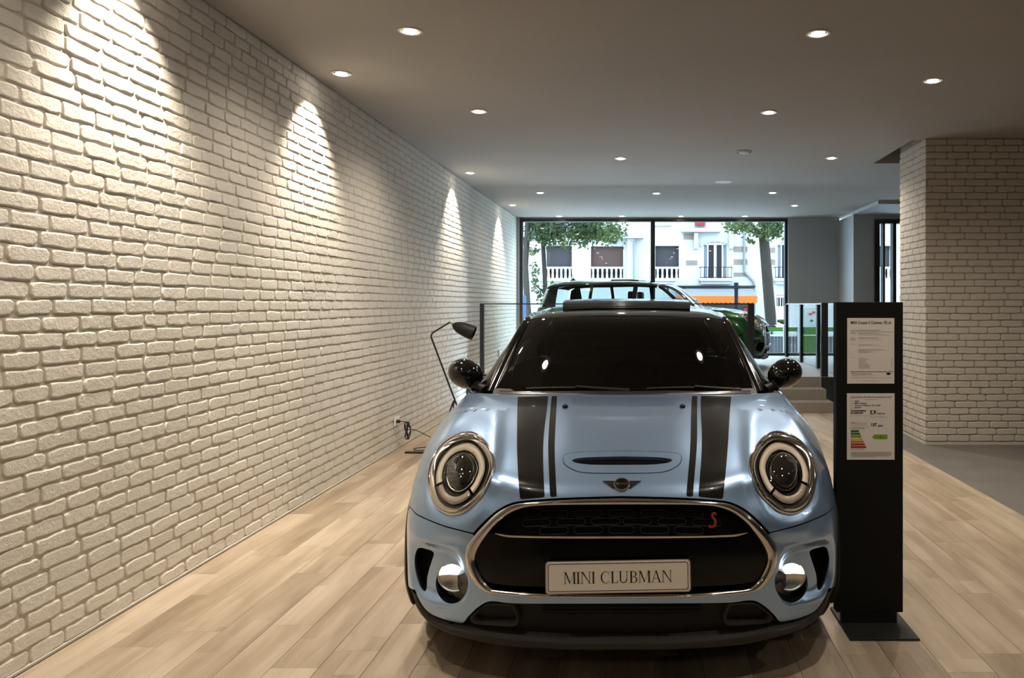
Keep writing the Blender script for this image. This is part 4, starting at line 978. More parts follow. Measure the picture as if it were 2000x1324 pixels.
def serif(ch):
    """upright book letters on a unit height: polygons and advance width"""
    S, T, th = .135, .06, .035
    bar = lambda x0, x1, y0, y1: [(x0,y0),(x1,y0),(x1,y1),(x0,y1)]
    ser = lambda x, w_, y, up: [(x-w_/2,y),(x+w_/2,y),(x+w_/2,y+(th if up else -th)),(x-w_/2,y+(th if up else -th))]
    def stem(x, wd=S): return [bar(x-wd/2, x+wd/2, 0, 1), ser(x, wd+.16, 0, True), ser(x, wd+.16, 1, False)]
    def arc(cx_, cy_, rx, ry, a0, a1, wx, wy, n=18):
        out = []
        for i in range(n):
            a, b = R(a0+(a1-a0)*i/n), R(a0+(a1-a0)*(i+1)/n)
            o1, o2 = (cx_+rx*math.cos(a), cy_+ry*math.sin(a)), (cx_+rx*math.cos(b), cy_+ry*math.sin(b))
            i1, i2 = (cx_+(rx-wx)*math.cos(a), cy_+(ry-wy)*math.sin(a)), (cx_+(rx-wx)*math.cos(b), cy_+(ry-wy)*math.sin(b))
            out.append([o1, o2, i2, i1])
        return out
    if ch == 'M': return stem(.12,.05)+stem(.90)+[[(.09,1),(.22,1),(.535,.16),(.49,.02)],[(.49,.02),(.52,.02),(.87,1),(.83,1)]], 1.05
    if ch == 'I': return stem(.16), .34
    if ch == 'N': return stem(.12,.05)+[[(.08,1),(.22,1),(.80,.02),(.76,0)]]+stem(.76,.05), .90
    if ch == 'C': return arc(.46,.5,.42,.515,62,298,.12,.04)+[bar(.70,.735,.70,.98), bar(.715,.745,.04,.24)], .84
    if ch == 'L': return stem(.17)+[bar(.1,.62,0,.04),[(.62,.0),(.62,.26),(.585,.26),(.55,.04),(.55,0)]], .68
    if ch == 'U': return [bar(.09,.205,.30,1),ser(.147,.28,1,False),bar(.66,.71,.30,1),ser(.685,.22,1,False)]+arc(.40,.32,.31,.335,180,360,.10,.06), .86
    if ch == 'B': return stem(.17)+arc(.36,.745,.27,.255,-90,90,.11,.035)+arc(.38,.265,.31,.265,-90,90,.115,.035)+[bar(.17,.37,.965,1),bar(.17,.39,.49,.53),bar(.17,.39,0,.035)], .76
    if ch == 'A': return [[(.39,1.02),(.45,1.02),(.13,0),(.085,0)],[(.37,1.02),(.47,1.02),(.80,0),(.675,0)],bar(.22,.64,.32,.36),ser(.11,.22,0,True),ser(.735,.27,0,True)], .87
    return [], .36
txt_ = 'MINI CLUBMAN'; tot = sum(serif(c)[1]+.02 for c in txt_); hgt = .0415; wid = .392; kx = wid/tot; x_ = 0
for ch in txt_:
    g, adv = serif(ch); mb = MB()
    for i, q in enumerate(g): mb.add([((x_+p[0])*kx-wid/2, -.0049-.00001*(i % 7), p[1]*hgt-hgt/2-.001) for p in q], [tuple(range(len(q)))])
    x_ += adv+.02
    if g:
        me = bpy.data.meshes.new('letter'); me.from_pydata(mb.v, [], mb.f); me.materials.append(MATS['ink']); o = bpy.data.objects.new('letter', me); col.objects.link(o); o.parent = pl_
for sx in (1092,): 
    for sg in (1, -1):
        q = px2st([(1092, 1136.5)])[0]; c = SK.ev(q)[0]; MB().lathe([(.0001,-.008),(.011,-.007),(.0125,-.001),(.0125,.004)], (c[0]*sg, c[1]+.002, c[2]), 'y', 18).build('parking_sensor', 'plastic_black', car, smooth=60)

# ---------------- washer nozzles
for sg in (1, -1):
    q = px2st([(1107, 795)])[0]; c = SK.ev(q)[0]
    MB().ball((c[0]*sg, c[1], c[2]+.003), .014, .02, .012, 14, 8).build('washer_nozzle', 'plastic_black', car, smooth=60)

# ---------------- greenhouse: windscreen, roof, rear window
gnet = [
 [(0,1.173,.966),(.25,1.197,.964),(.48,1.257,.958),(.63,1.319,.953),(.735,1.376,.950)],
 [(0,1.455,1.19),(.23,1.476,1.188),(.44,1.532,1.180),(.575,1.588,1.171),(.672,1.65,1.158)],
 [(0,1.765,1.366),(.21,1.778,1.365),(.40,1.82,1.361),(.52,1.868,1.353),(.610,1.93,1.336)],
 [(0,2.04,1.405),(.21,2.044,1.404),(.405,2.065,1.397),(.53,2.09,1.383),(.618,2.13,1.352)],
 [(0,2.5,1.432),(.21,2.5,1.431),(.42,2.5,1.423),(.55,2.5,1.405),(.638,2.5,1.368)],
 [(0,3.2,1.432),(.21,3.2,1.431),(.42,3.2,1.423),(.55,3.2,1.403),(.645,3.2,1.362)],
 [(0,3.86,1.398),(.21,3.86,1.396),(.41,3.85,1.388),(.53,3.83,1.37),(.63,3.80,1.33)],
 [(0,4.0,1.33),(.22,4.0,1.33),(.42,3.98,1.325),(.55,3.95,1.315),(.645,3.90,1.29)],
 [(0,4.11,1.12),(.23,4.105,1.12),(.45,4.08,1.12),(.60,4.03,1.12),(.70,3.95,1.12)],
 [(0,4.18,.97),(.25,4.17,.97),(.48,4.14,.97),(.64,4.08,.97),(.76,3.99,.97)]]
GH = Surf(gnet); gk = GH.kt; gs = GH.smax
def g_loop(t0, t1, s0, s1, n=24):
    """closed outline between two t-lines; s limits are (fraction at t0, fraction at t1) of the half width"""
    u = np.linspace(0, 1, n); r_ = [(gs*(s0+(s1-s0)*k), t0+(t1-t0)*k) for k in u]
    return np.array([(a, t0) for a in np.linspace(-gs*s0, gs*s0, 30)]+r_[1:]+[(a, t1) for a in np.linspace(gs*s1, -gs*s1, 30)][1:]+[(-a, b) for a, b in r_[::-1]][1:-1])
scr = sheet_mesh(GH, 'windscreen', g_loop(gk[0]+.012, gk[2]-.004, .955, .945), [], 'screen_glass', car, off=.002, thick=0, h=.04)
roof = sheet_mesh(GH, 'roof', g_loop(gk[2]+.003, gk[6]+.03, 1.0, 1.0), [], 'gloss_black', car, thick=.02, h=.035)
rwin = sheet_mesh(GH, 'rear_window', g_loop(gk[7], gk[9]-.004, .95, .93), [], 'side_glass', car, thick=0, h=.05)
MB().tube([tuple(p) for p in GH.ev([(s_, gk[2]) for s_ in np.linspace(-gs*.98, gs*.98, 40)])], .006, 8).build('header_strip', 'plastic_black', car, smooth=50)
# raised sunroof glass
sr = [(s_, t) for s_, t in [(-.40,gk[3]+.02)]]
def sun_off(V, X): return .006+.036*smooth01((V[:, 1]-(gk[3]+.02))/.12)
sheet_mesh(GH, 'sunroof', np.array([(-.43,gk[3]+.05),(-.38,gk[3]+.02),(.38,gk[3]+.02),(.43,gk[3]+.05),(.43,gk[3]+.42),(-.43,gk[3]+.42)]), [], 'gloss_dark', car, thick=.02, h=.04, offfun=sun_off)
rail = GH.ev([(gs, t) for t in np.linspace(gk[0], gk[9], 70)]); 
belt = lambda y: np.array([np.interp(y, [1.28,1.40,2.2,3.1,3.7,3.99],[.775,.822,.842,.848,.82,.775]), y, np.interp(y, [1.2,2.2,3.7,4.0],[.972,.978,.985,.975])])
for sg in (1, -1):
    m3 = np.array([sg, 1, 1]); pf = GH.ev([(gs*.985, t) for t in np.linspace(gk[0], gk[2]+.02, 30)])
    MB().tube([tuple(p*m3-np.array([0,0,.004])) for p in pf], np.linspace(.036,.024,30), 12).build('windscreen_pillar', 'gloss_black', car, smooth=60)
    pf2 = GH.ev([(gs*.998, t) for t in np.linspace(gk[2], gk[6]+.03, 40)])
    MB().tube([tuple(p*m3-np.array([0,0,.008])) for p in pf2], .020, 10).build('roof_rail', 'gloss_black', car, smooth=60)
    # side windows between rail and belt line
    yr, xr, zr = rail[:, 1], rail[:, 0], rail[:, 2]
    def rail_at(y): return np.array([np.interp(y, yr, xr), y, np.interp(y, yr, zr)])
    def pane(ys, name, m):
        rings = []
        for y in ys:
            a, b = belt(y), rail_at(y); rings.append([tuple((a*(1-k)+b*k+np.array([.018*math.sin(PI*k)+(.002 if name != 'side_pillar' else .005), 0, 0]))*m3) for k in np.linspace(0.0, .985, 8)])
        MB().loft(rings, False).build(name, m, car, smooth=70)
    pane(np.linspace(1.50,2.26,12), 'side_window', 'side_glass'); pane(np.linspace(2.34,3.06,10), 'side_window', 'side_glass'); pane(np.linspace(3.12,3.72,10), 'side_window', 'side_glass')
    pane(np.linspace(2.26,2.34,3), 'side_pillar', 'gloss_black'); pane(np.linspace(3.06,3.12,3), 'side_pillar', 'gloss_black'); pane(np.linspace(3.72,3.985,8), 'side_pillar', 'gloss_black'); pane(np.linspace(1.335,1.50,5), 'side_pillar', 'gloss_black')
    # belt moulding
    MB().tube([tuple((belt(y)+np.array([.012,0,-.002]))*m3) for y in np.linspace(1.30,3.96,40)], .009, 8).build('belt_moulding', 'chrome', car, smooth=60)
# cowl trim at the foot of the windscreen
cw = [(s_, tmax) for s_ in np.linspace(-1, 1, 60)*0.78]
cx3 = SK.ev([(s_, tmax-.002) for s_ in np.linspace(-.795, .795, 60)])
rings = []
for p in cx3: rings.append([tuple(p+np.array(q)) for q in ((0,-.004,-.012),(0,-.010,.004),(0,.002,.0125),(0,.028,.014),(0,.045,.004),(0,.045,-.02))])
MB().loft(rings, True, True, True).build('cowl_trim', 'dark_chrome', car, smooth=45)
MB().loft([[tuple(p+np.array(q)) for p in cx3] for q in ((0,.03,-.004),(0,.16,-.02))], False).build('scuttle', 'plastic_black', car, smooth=50)
# wipers
def on_screen(x, k, lift):
    s_ = gs*x/.70; t = gk[0]+(gk[2]-gk[0])*k; q = np.array([[s_, t]]); return GH.ev(q)[0]+GH.normal(q)[0]*lift
for x0, x1, k0, k1 in ((-.48,.02,.055,.035),(.10,.56,.055,.035)):
    wp = empty('wiper'); wp.parent = car
    MB().tube([tuple(on_screen(x0+(x1-x0)*u, k0+(k1-k0)*u+.02*math.sin(PI*u), .012)) for u in np.linspace(0,1,10)], .007, 8).build('blade', 'plastic_black', wp, smooth=50)
    MB().tube([tuple(on_screen(x0+(x1-x0)*(.5+.5*u), (k0+k1)/2+.02-.045*u, .022)) for u in np.linspace(0,1,6)], [.007,.008,.009,.010,.012,.014], 8).build('arm', 'plastic_black', wp, smooth=50)

# ---------------- mirrors
for sg in (1, -1):
    mr = empty('door_mirror'); mr.parent = car
    mc = np.array([.884*sg, 1.50, 1.052])
    rings = []
    for i, a in enumerate(np.linspace(-PI/2, PI/2, 17)):
        q = max(1e-3, math.cos(a)); rr_ = []
        for k in range(28):
            th_ = 2*PI*k/28; x_, z_ = .096*math.cos(th_), .084*math.sin(th_)
            if z_ < 0: z_ *= .97
            y_ = -.10*math.sin(-a) if a < 0 else .055*math.sin(a)
            rr_.append((mc[0]+x_*q, mc[1]+(.10*math.sin(a) if a < 0 else .055*math.sin(a)), mc[2]+z_*q+x_*sg*.12*q))
        rings.append(rr_)
    MB().loft(rings).build('housing', 'gloss_black', mr, smooth=80)
    MB().tube([(.765*sg,1.42,.968),(.80*sg,1.44,.985),(.845*sg,1.48,1.012),(.88*sg,1.50,1.04)], [.030,.026,.026,.03], 14).build('stalk', 'plastic_black', mr, smooth=60)
    MB().prism([(p[0]*.9+mc[0], p[1]*.85+mc[2]) for p in circ(.085)], 'y', mc[1]+.050, mc[1]+.058).build('mirror_glass', 'chrome', mr, smooth=30)

# ---------------- flanks, doors, rear: sheets cut from the same skin
def yzq(pts): return yz2st(pts)
def yz_loop(poly, step=.03):
    return yzq(resample(np.array(poly, float), step))
tb, tt = .20, .955
RY = AY+2.67
def arch_pts(y0, a0, a1, r=AR, n=30): return [(y0-r*math.cos(a), AZ+r*math.sin(a)) for a in np.linspace(a0, a1, n)]
door1 = [(1.172,.28),(2.245,.28),(2.245,tt),(1.172,tt)]
front_low = [(1.165,.24)]
rdoor = arch_pts(RY, R(2), R(52), n=12)
door2 = [(2.252,.28),(2.99,.28)]+[(3.02,.40),(3.07,.52),(3.09,.60),(3.09,tt),(2.252,tt)]
for lp_, nm in ((door1,'door'),(door2,'door')):
    q = yz_loop(lp_)
    for g in (q, mirror_st(q)): sheet_mesh(SK, nm, g, [], 'car_blue', car, h=.05, bstep=.03)
for sg in (1, -1):
    for y_ in (2.08, 2.42):
        q = yzq([(y_, .80)])[0]; c = SK.ev(q)[0]; MB().ball((c[0]*sg+.014*sg, c[1], c[2]), .016, .09, .016, 14, 8).build('door_handle', 'chrome', car, smooth=60)
s_c = float(SK.ks[-1])
def t_at(z): return np.interp(z, SK.P[:, -1, 2], SK.kt)
def rear_half():
    """rear quarter and tail: from the rear door round to the tail centre"""
    a = yzq(resample(np.array([(3.097,tt),(3.097,.60),(3.08,.52)]), .03, False)); ar = yzq(arch_pts(RY, R(28), R(168), n=36)); b = ar[-1]
    bot = [(s_, t_at(.30)) for s_ in np.linspace(b[0]+.03, s_c, 24)]; top = [(s_, SK.tmax-.02) for s_ in np.linspace(s_c, a[0][0], 40)]
    return np.concatenate([a, ar, bot, top])
q = drop_near(rear_half())
for g in (q, mirror_st(q)): sheet_mesh(SK, 'rear_quarter', g, [], 'car_blue', car, h=.05, bstep=.03)
for sg in (1, -1):
    MB().box(.84*sg-.045, .84*sg+.045, 1.15, 3.12, .175, .285).build('side_sill', 'plastic_black', car, bevel=.02)
    for y0 in (AY, RY):
        a0, a1 = (R(-8), R(186)) if y0 == RY else (R(-30), R(186))
        def cl(r): return yzq([(y0-r*math.cos(a), max(.172, AZ+r*math.sin(a))) for a in np.linspace(a0, a1, 50)])
        i_, o_ = cl(AR-.045), cl(AR+.022)
        rings = []
        for k, hgt in ((0,-.12),(0,.004),(.25,.014),(.7,.014),(1,.006),(1,-.01)):
            stq = i_*(1-k)+o_*k; Xq = SK.ev(stq)+SK.normal(stq)*hgt; Xq[:, 0] *= sg; rings.append([tuple(p) for p in Xq])
        MB().loft(rings, False).build('arch_cladding', 'plastic_black', car, smooth=50)
    # wheel
    for y0 in (AY, RY):
        wh = empty('wheel', (.795*sg, y0, .317)); wh.parent = car
        MB().lathe([(.215,-.095),(.245,-.112),(.29,-.112),(.308,-.098),(.317,-.07),(.317,.07),(.308,.098),(.29,.112),(.245,.112),(.215,.095)], axis='x', n=48).build('tyre', 'tyre', wh, smooth=35)
        mb = MB().lathe([(.218,-.09),(.222,.095*sg if sg > 0 else -.095),(.205,.098*sg),(.195,.06*sg)], axis='x', n=40)
        for k in range(5):
            a = 2*PI*k/5
            for da in (-.13, .13):
                mb.tube([(.085*sg, .05*math.cos(a), .05*math.sin(a)), (.088*sg, .205*math.cos(a+da), .205*math.sin(a+da))], [.022,.016], 8)
        mb.lathe([(.0001,.095*sg),(.055,.093*sg),(.065,.06*sg)], axis='x', n=24)
        mb.build('rim', 'satin_chrome', wh, smooth=40); MB().lathe([(.0001,.02*sg),(.15,.02*sg),(.15,.04*sg),(.0001,.04*sg)], axis='x', n=24).build('brake_disc', 'dark_chrome', wh, smooth=40)
# underside, tail
MB().box(-.66,.66,.16,4.0,.19,.24).build('underbody', 'under_black', car); MB().box(-.74,.74,1.25,3.95,.241,.50).build('floor_pan', 'under_black', car)
rb = [(s_, t_at(.30)-.01) for s_ in np.linspace(s_c-.75, s_c, 20)]
for sg in (1, -1): MB().box(.70*sg-.11,.70*sg+.11,4.10,4.225,.60,.72).build('tail_lamp', 's_red', car, bevel=.02)
MB().box(-.72,.72,3.95,4.2,.19,.40).build('rear_apron', 'plastic_black', car, bevel=.03)

# ---------------- cabin
MB().loft([[(x_, 1.20, .93), (x_, 1.35, .985), (x_, 1.62, .975), (x_, 1.72, .93), (x_, 1.70, .70), (x_, 1.2, .70)] for x_ in np.linspace(-.70,.70,9)], True, True, True).build('dashboard', 'dash_dark', car, smooth=40)
MB().lathe([(.0001,.0),(.13,.0),(.145,-.02),(.15,-.06)], (.05,1.58,.985), 'y', 32).build('centre_display', 'plastic_black', car, smooth=50)
for sg in (1, -1):
    se = empty('front_seat', (.36*sg, 2.2, .45)); se.parent = car
    MB().box(-.25,.25,-.28,.25,.0,.18).build('cushion', 'seat_dark', se, bevel=.05)
    MB().prism([(-.24,-.02),(.24,-.02),(.23,.50),(.16,.60),(-.16,.60),(-.23,.50)], 'y', .18, .30).build('backrest', 'seat_dark', se, bevel=.03)
    MB().box(-.13,.13,.20,.29,.63,.80).build('headrest', 'seat_dark', se, bevel=.03)
MB().box(-.62,.62,3.0,3.5,.50,.62).build('rear_bench', 'seat_dark', car, bevel=.05); MB().box(-.62,.62,3.40,3.55,.60,1.10).build('rear_backrest', 'seat_dark', car, bevel=.05)
sw_ = empty('steering_wheel', (.37, 1.86, .93)); sw_.parent = car; sw_.rotation_euler = (R(65), 0, 0)
MB().tube([(.18*math.cos(a), .18*math.sin(a), 0) for a in np.linspace(0, 2*PI, 40)[:-1]], .016, 10, closed=True).build('rim', 'plastic_black', sw_, smooth=60); MB().lathe([(.0001,.02),(.06,.02),(.07,0),(.06,-.03)], n=20).build('hub', 'plastic_black', sw_, smooth=60)
for a in (0, PI, 1.5*PI): MB().tube([(.05*math.cos(a), .05*math.sin(a), 0), (.175*math.cos(a), .175*math.sin(a), 0)], .014, 8).build('spoke', 'plastic_black', sw_, smooth=60)
rm = empty('rear_view_mirror', (0, 1.86, 1.27)); rm.parent = car
MB().ball((0,0,0), .12, .02, .035, 20, 10).build('housing', 'plastic_black', rm, smooth=60); MB().tube([(0,0,.02),(0,-.01,.075)], .012, 8).build('arm', 'plastic_black', rm, smooth=60)

# ================================================================== THE GREEN CAR ON THE PLATFORM
SWAP = {'car_blue': 'car_green', 'gloss_black': 'car_green', 'side_glass': 'side_glass_clear', 'screen_glass': 'side_glass_clear', 'fog_lit': 'reflector'}
SKIP = ('number_plate', 's_emblem', 'bonnet_stripe', 'honeycomb_cell', 'fog_lamp', 'wiper', 'washer_nozzle', 'parking_sensor', 'intake_slat', 'scoop_opening', 'bonnet_scoop', 'winged_badge', 'sunroof')
CH = {}
for o_ in bpy.data.objects:
    if o_.parent: CH.setdefault(o_.parent.name, []).append(o_)
def copy_tree(o_, parent):
    c = o_.copy(); col.objects.link(c); c.parent = parent
    base = o_.name.split('.')[0]
    for sl in c.material_slots:
        mn = sl.material.name
        if mn in SWAP and base not in ('windscreen_pillar', 'side_pillar', 'roof_rail', 'lower_panel', 'housing'): sl.link = 'OBJECT'; sl.material = MATS[SWAP[mn]]
    for ch in CH.get(o_.name, []):
        if ch.name.split('.')[0] not in SKIP: copy_tree(ch, c)
    return c
green = copy_tree(car, None); green.name = 'compact_car'
green.location = (2.08, 12.62, PLAT+.0005); green.rotation_euler = (0, 0, R(78)); green.scale = (.955, .90, .975)
green['label'] = 'dark green compact car parked sideways on the platform behind the blue car'
full_scoop = px2st([(1160, 900)])
sheet_mesh(SK, 'bonnet_insert', offset_loop(scoop_full, .0005), [], 'car_green', green, off=.0005, thick=.004, h=.02, bstep=.01)
sheet_mesh(GH, 'sunroof', np.array([(-.36,gk[3]+.25),(.36,gk[3]+.25),(.36,gk[3]+.75),(-.36,gk[3]+.75)]), [], 'gloss_black', green, off=.02, thick=.02, h=.06)
sheet_mesh(GH, 'roof_spoiler', g_loop(gk[6]-.02, gk[6]+.16, .98, .90), [], 'car_green', green, off=.012, thick=.03, h=.04)
an = GH.ev([(0, gk[5]+.45)])[0]
MB().tube([tuple(an+np.array([0,-.06,-.005])), tuple(an+np.array([0,0,.03])), tuple(an+np.array([0,.05,.0]))], [.012,.02,.012], 10).build('antenna_base', 'plastic_black', green, smooth=60)
MB().tube([tuple(an+np.array([0,.0,.03])), tuple(an+np.array([0,.09,.38]))], [.004,.0025], 6).build('antenna', 'plastic_black', green, smooth=60)

# ================================================================== THE STREET OUTSIDE
mat('stone', (.28,.28,.275), .8, noise=(.8,.06)); mat('stone_band', (.15,.115,.092), .9, noise=(6,.15)); mat('shutter_grey', (.034,.031,.034), .6); mat('shutter_brown', (.062,.037,.031), .6)
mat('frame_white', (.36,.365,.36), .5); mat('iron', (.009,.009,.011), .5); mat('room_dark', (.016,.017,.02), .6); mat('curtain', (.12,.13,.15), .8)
mat('bark', (.026,.022,.018), .9, noise=(9,.3), bump=(22,.6,.02)); mat('leaf', (.016,.030,.010), .55); mat('leaf_pale', (.040,.056,.016), .55); mat('asphalt', (.32,.32,.32), .9, noise=(3,.1)); mat('pavement', (.58,.58,.57), .85, noise=(3,.08))
mat('awning_grey', (.13,.13,.13), .7); mat('awning_orange', (.32,.07,.010), .7); mat('shop_dark', (.05,.045,.05), .5); mat('shop_blue', (.08,.09,.28), .6); mat('shop_pink', (.30,.14,.22), .6)
mat('kiosk_green', (.03,.085,.016), .5); mat('slat_grey', (.05,.053,.057), .5); mat('kiosk_white', (.30,.32,.32), .5); mat('flower_purple', (.12,.07,.2), .7); mat('flower_white', (.6,.6,.58), .7); mat('flower_red', (.35,.04,.05), .7); mat('sign_blue', (.03,.06,.22), .5); mat('steel_pipe', (.12,.12,.125), .4)
for n_ in ('stone','frame_white','asphalt','pavement','stone_band','shutter_grey','shutter_brown','room_dark','curtain','bark','leaf','leaf_pale','awning_grey','awning_orange','shop_dark','shop_blue','shop_pink','kiosk_green','slat_grey','kiosk_white','flower_purple','flower_white','flower_red','sign_blue','steel_pipe','iron'):
    MATS[n_].node_tree.nodes['Principled BSDF'].inputs['Specular IOR Level'].default_value = .08
struct(box('ground_pavement', 'pavement', -20, 22, YB+.3, 21.6, -.2, -.05), 'pale pavement outside the shop'); struct(box('ground_street', 'asphalt', -20, 22, 21.6, 27.6, -.25, -.12), 'grey street'); struct(box('ground_pavement_far', 'pavement', -20, 22, 27.6, 30, -.2, -.05), 'far pavement by the stone building')
YBD = 30.0; SB = F/YBD
fx = lambda px: (px-CX)/SB
fz = lambda py: H+(CY-py)/SB
bl = empty('apartment_building', (1.0, YBD, -.05)); B0 = Vector(bl.location)
def bbox(name, m, x0, x1, y0, y1, z0, z1, par=None, bevel=0.): return box(name, m, x0-B0.x, x1-B0.x, y0-B0.y, y1-B0.y, z0-B0.z, z1-B0.z, par or bl, bevel)
holes = [(1067,480,1117,543),(1154,481,1217,543),(1280,480,1326,543),(1371,473,1423,543),(1516,473,1562,543),(1516,576,1533,598),(1352,562,1471,680),(960,480,1012,543)]
holes += [(1690,480,1740,543),(1780,480,1830,543)]
H_ = [(fx(a), fx(c), fz(d), fz(b)) for a, b, c, d in holes]
xs_ = sorted({-12., 16.}|{v for h_ in H_ for v in h_[:2]}); zs_ = sorted({-.05, 8.5}|{v for h_ in H_ for v in h_[2:]})
mb = MB()
for i in range(len(xs_)-1):
    run = None
    for k in range(len(zs_)-1):
        cxm, czm = (xs_[i]+xs_[i+1])/2, (zs_[k]+zs_[k+1])/2
        solid = not any(h_[0] < cxm < h_[1] and h_[2] < czm < h_[3] for h_ in H_)
        if solid: run = (run[0], zs_[k+1]) if run else (zs_[k], zs_[k+1])
        if (not solid or k == len(zs_)-2) and run:
            mb.box(xs_[i]-B0.x, xs_[i+1]-B0.x, 0, .35, run[0]-B0.z, run[1]-B0.z); run = None
mb.build('facade', 'stone', bl)
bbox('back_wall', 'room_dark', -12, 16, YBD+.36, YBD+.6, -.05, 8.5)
def window(a, b, c, d, kind):
    x0, x1, z1, z0 = fx(a), fx(c), fz(b), fz(d); r = empty('window', ((x0+x1)/2-B0.x, .2, z0-B0.z)); r.parent = bl; ox_ = (x0+x1)/2
    def wp(name, m, u0, u1, y0, y1, v0, v1): return box(name, m, u0-ox_, u1-ox_, y0-.2, y1-.2, v0-z0, v1-z0, r)
    if kind in ('grey', 'brown'):
        zb = fz(521); n = 14; hh = (z1-zb)/n
        sh_ = MB()
        for k in range(n): sh_.box(x0-ox_+.02, x1-ox_-.02, -.0, .02, zb+k*hh+.004-z0, zb+(k+1)*hh-.004-z0)
        sh_.box(x0-ox_, x1-ox_, .021, .03, zb-z0, z1-z0)
        sh_.build('shutter', 'shutter_'+kind, r)
        wp('rail', 'frame_white', x0, x1, -.02, .12, zb-.07, zb); nb = max(3, int((x1-x0)/.155))
        for k in range(nb):
            xc = x0+(k+.5)*(x1-x0)/nb; o = MB().prism([(xc-ox_-.045, 0), (xc-ox_+.045, 0), (xc-ox_+.03, .2), (xc-ox_+.045, zb-.07-z0), (xc-ox_-.045, zb-.07-z0), (xc-ox_-.03, .2)], 'y', -.19, -.10).build('baluster', 'frame_white', r)
    else:
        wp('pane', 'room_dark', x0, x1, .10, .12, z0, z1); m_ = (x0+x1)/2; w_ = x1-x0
        for u0, u1 in ((x0, x0+.07*w_), (x1-.07*w_, x1), (m_-.05*w_, m_+.05*w_), (x0+.2*w_, x0+.25*w_), (x1-.25*w_, x1-.2*w_)): wp('casement', 'frame_white', u0, u1, .04, .09, z0, z1)
        wp('casement', 'frame_white', x0, x1, .03, .035, z1-.10, z1-.02)
        wp('curtain', 'curtain', x0+.07*w_, x0+.2*w_, .092, .098, z0, z1); wp('curtain', 'curtain', x1-.2*w_, x1-.07*w_, .092, .098, z0, z1)
    return r
for (a, b, c, d), kd in zip(holes[:5], ('grey','brown','grey','french','french')): window(a, b, c, d, kd)
window(1516,576,1533,598,'french'); window(960,480,1012,543,'grey'); window(1690,480,1740,543,'grey'); window(1780,480,1830,543,'french')
# arch over the French window: solid spandrels, and an archivolt
for a, c in ((1371,1423),(1516,1562)):
    x0, x1, zt = fx(a), fx(c), fz(473); xm, hw = (x0+x1)/2, (x1-x0)/2
    for sg in (1, -1):
        pl2 = [(xm+sg*hw, zt)]+[(xm+sg*hw*math.cos(t), zt-.16+.16*math.sin(t)) for t in np.linspace(0, PI/2, 8)]
        MB().prism([(p[0]-B0.x, p[1]-B0.z) for p in pl2], 'y', .02, .3).build('spandrel', 'stone', bl)
    MB().tube([(xm+hw*1.08*math.cos(t)-B0.x, -.01, zt-.16+.22*math.sin(t)-B0.z) for t in np.linspace(0, PI, 16)], .05, 6).build('archivolt', 'stone', bl, smooth=50)
    bbox('sill', 'stone', x0-.12, x1+.12, YBD-.35, YBD-.001, fz(549), fz(544)); bbox('sill', 'stone', x0-.06, x1+.06, YBD-.22, YBD-.001, fz(555), fz(549.2))
    ba = empty('balcony_railing', (xm-B0.x, -.3, fz(543.8)-B0.z)); ba.parent = bl
    for zz in (.02, .40): MB().box(-hw-.1, hw+.1, -.015, .015, zz, zz+.025).build('rail', 'iron', ba)
    nb = 9
    for k in range(nb): xx = -hw-.08+(2*hw+.16)*k/(nb-1); MB().tube([(xx,0,.04),(xx,0,.40)], .010, 6).build('bar', 'iron', ba)
    for xx in (-hw-.1, hw+.1): MB().box(xx-.012, xx+.012, 0.016, .29, .40, .425).build('side_rail', 'iron', ba)
for a, b, c, d, dep in ((1190,461.5,1256,466.5,.45),(1330,447,1406,454,.35),(1010,545,1320,549,.12),(1277,439,1312,441,.1)): bbox('cornice', 'stone', fx(a), fx(c), YBD-dep, YBD-.001, fz(d), fz(b))
bbox('pilaster', 'stone', fx(1225), fx(1240), YBD-.18, YBD-.001, fz(545), fz(467))
bbox('downpipe', 'steel_pipe', fx(1236.5), fx(1238.5), YBD-.26, YBD-.19, fz(545), fz(472)); 
for px_ in (1359,1427): bbox('corbel', 'stone', fx(px_-4), fx(px_+4), YBD-.25, YBD-.001, fz(487), fz(455), bevel=.04)
for a, b, c, d in ((1335,456,1357,468),(1433,481,1460,492),(1433,506,1460,517),(1503,483,1514,494),(1503,506,1514,517),(1340,508,1362,518),(1433,532,1460,540)):
    r_ = empty('brick_band', (fx((a+c)/2)-B0.x, -.015, fz(d)-B0.z)); r_.parent = bl; nn = 4
    for k in range(nn): MB().box(-(fx(c)-fx(a))/2, (fx(c)-fx(a))/2, -.012, .0145, k*(fz(b)-fz(d))/nn+.008, (k+1)*(fz(b)-fz(d))/nn-.008).build('course', 'stone_band', r_)
pp = [(1453,440),(1453,530),(1456,534),(1470,549),(1472,553),(1472.5,640)]
MB().tube([(fx(a)-B0.x, -.10, fz(b)-B0.z) for a, b in pp], .05, 8).build('downpipe', 'steel_pipe', bl, smooth=50)
bu = empty('upper_balcony', (fx(1367)-B0.x, -.2, fz(446)-B0.z)); bu.parent = bl
for k in range(8): MB().tube([(-.2+.055*k,0,0),(-.2+.055*k,0,.45)], .010, 5).build('bar', 'iron', bu)
MB().box(-.18,.18,.10,.16,.10,.40).build('flower_box', 'flower_red', bu)
tag(bl, 'pale stone apartment building across the street with shuttered windows', 'building')
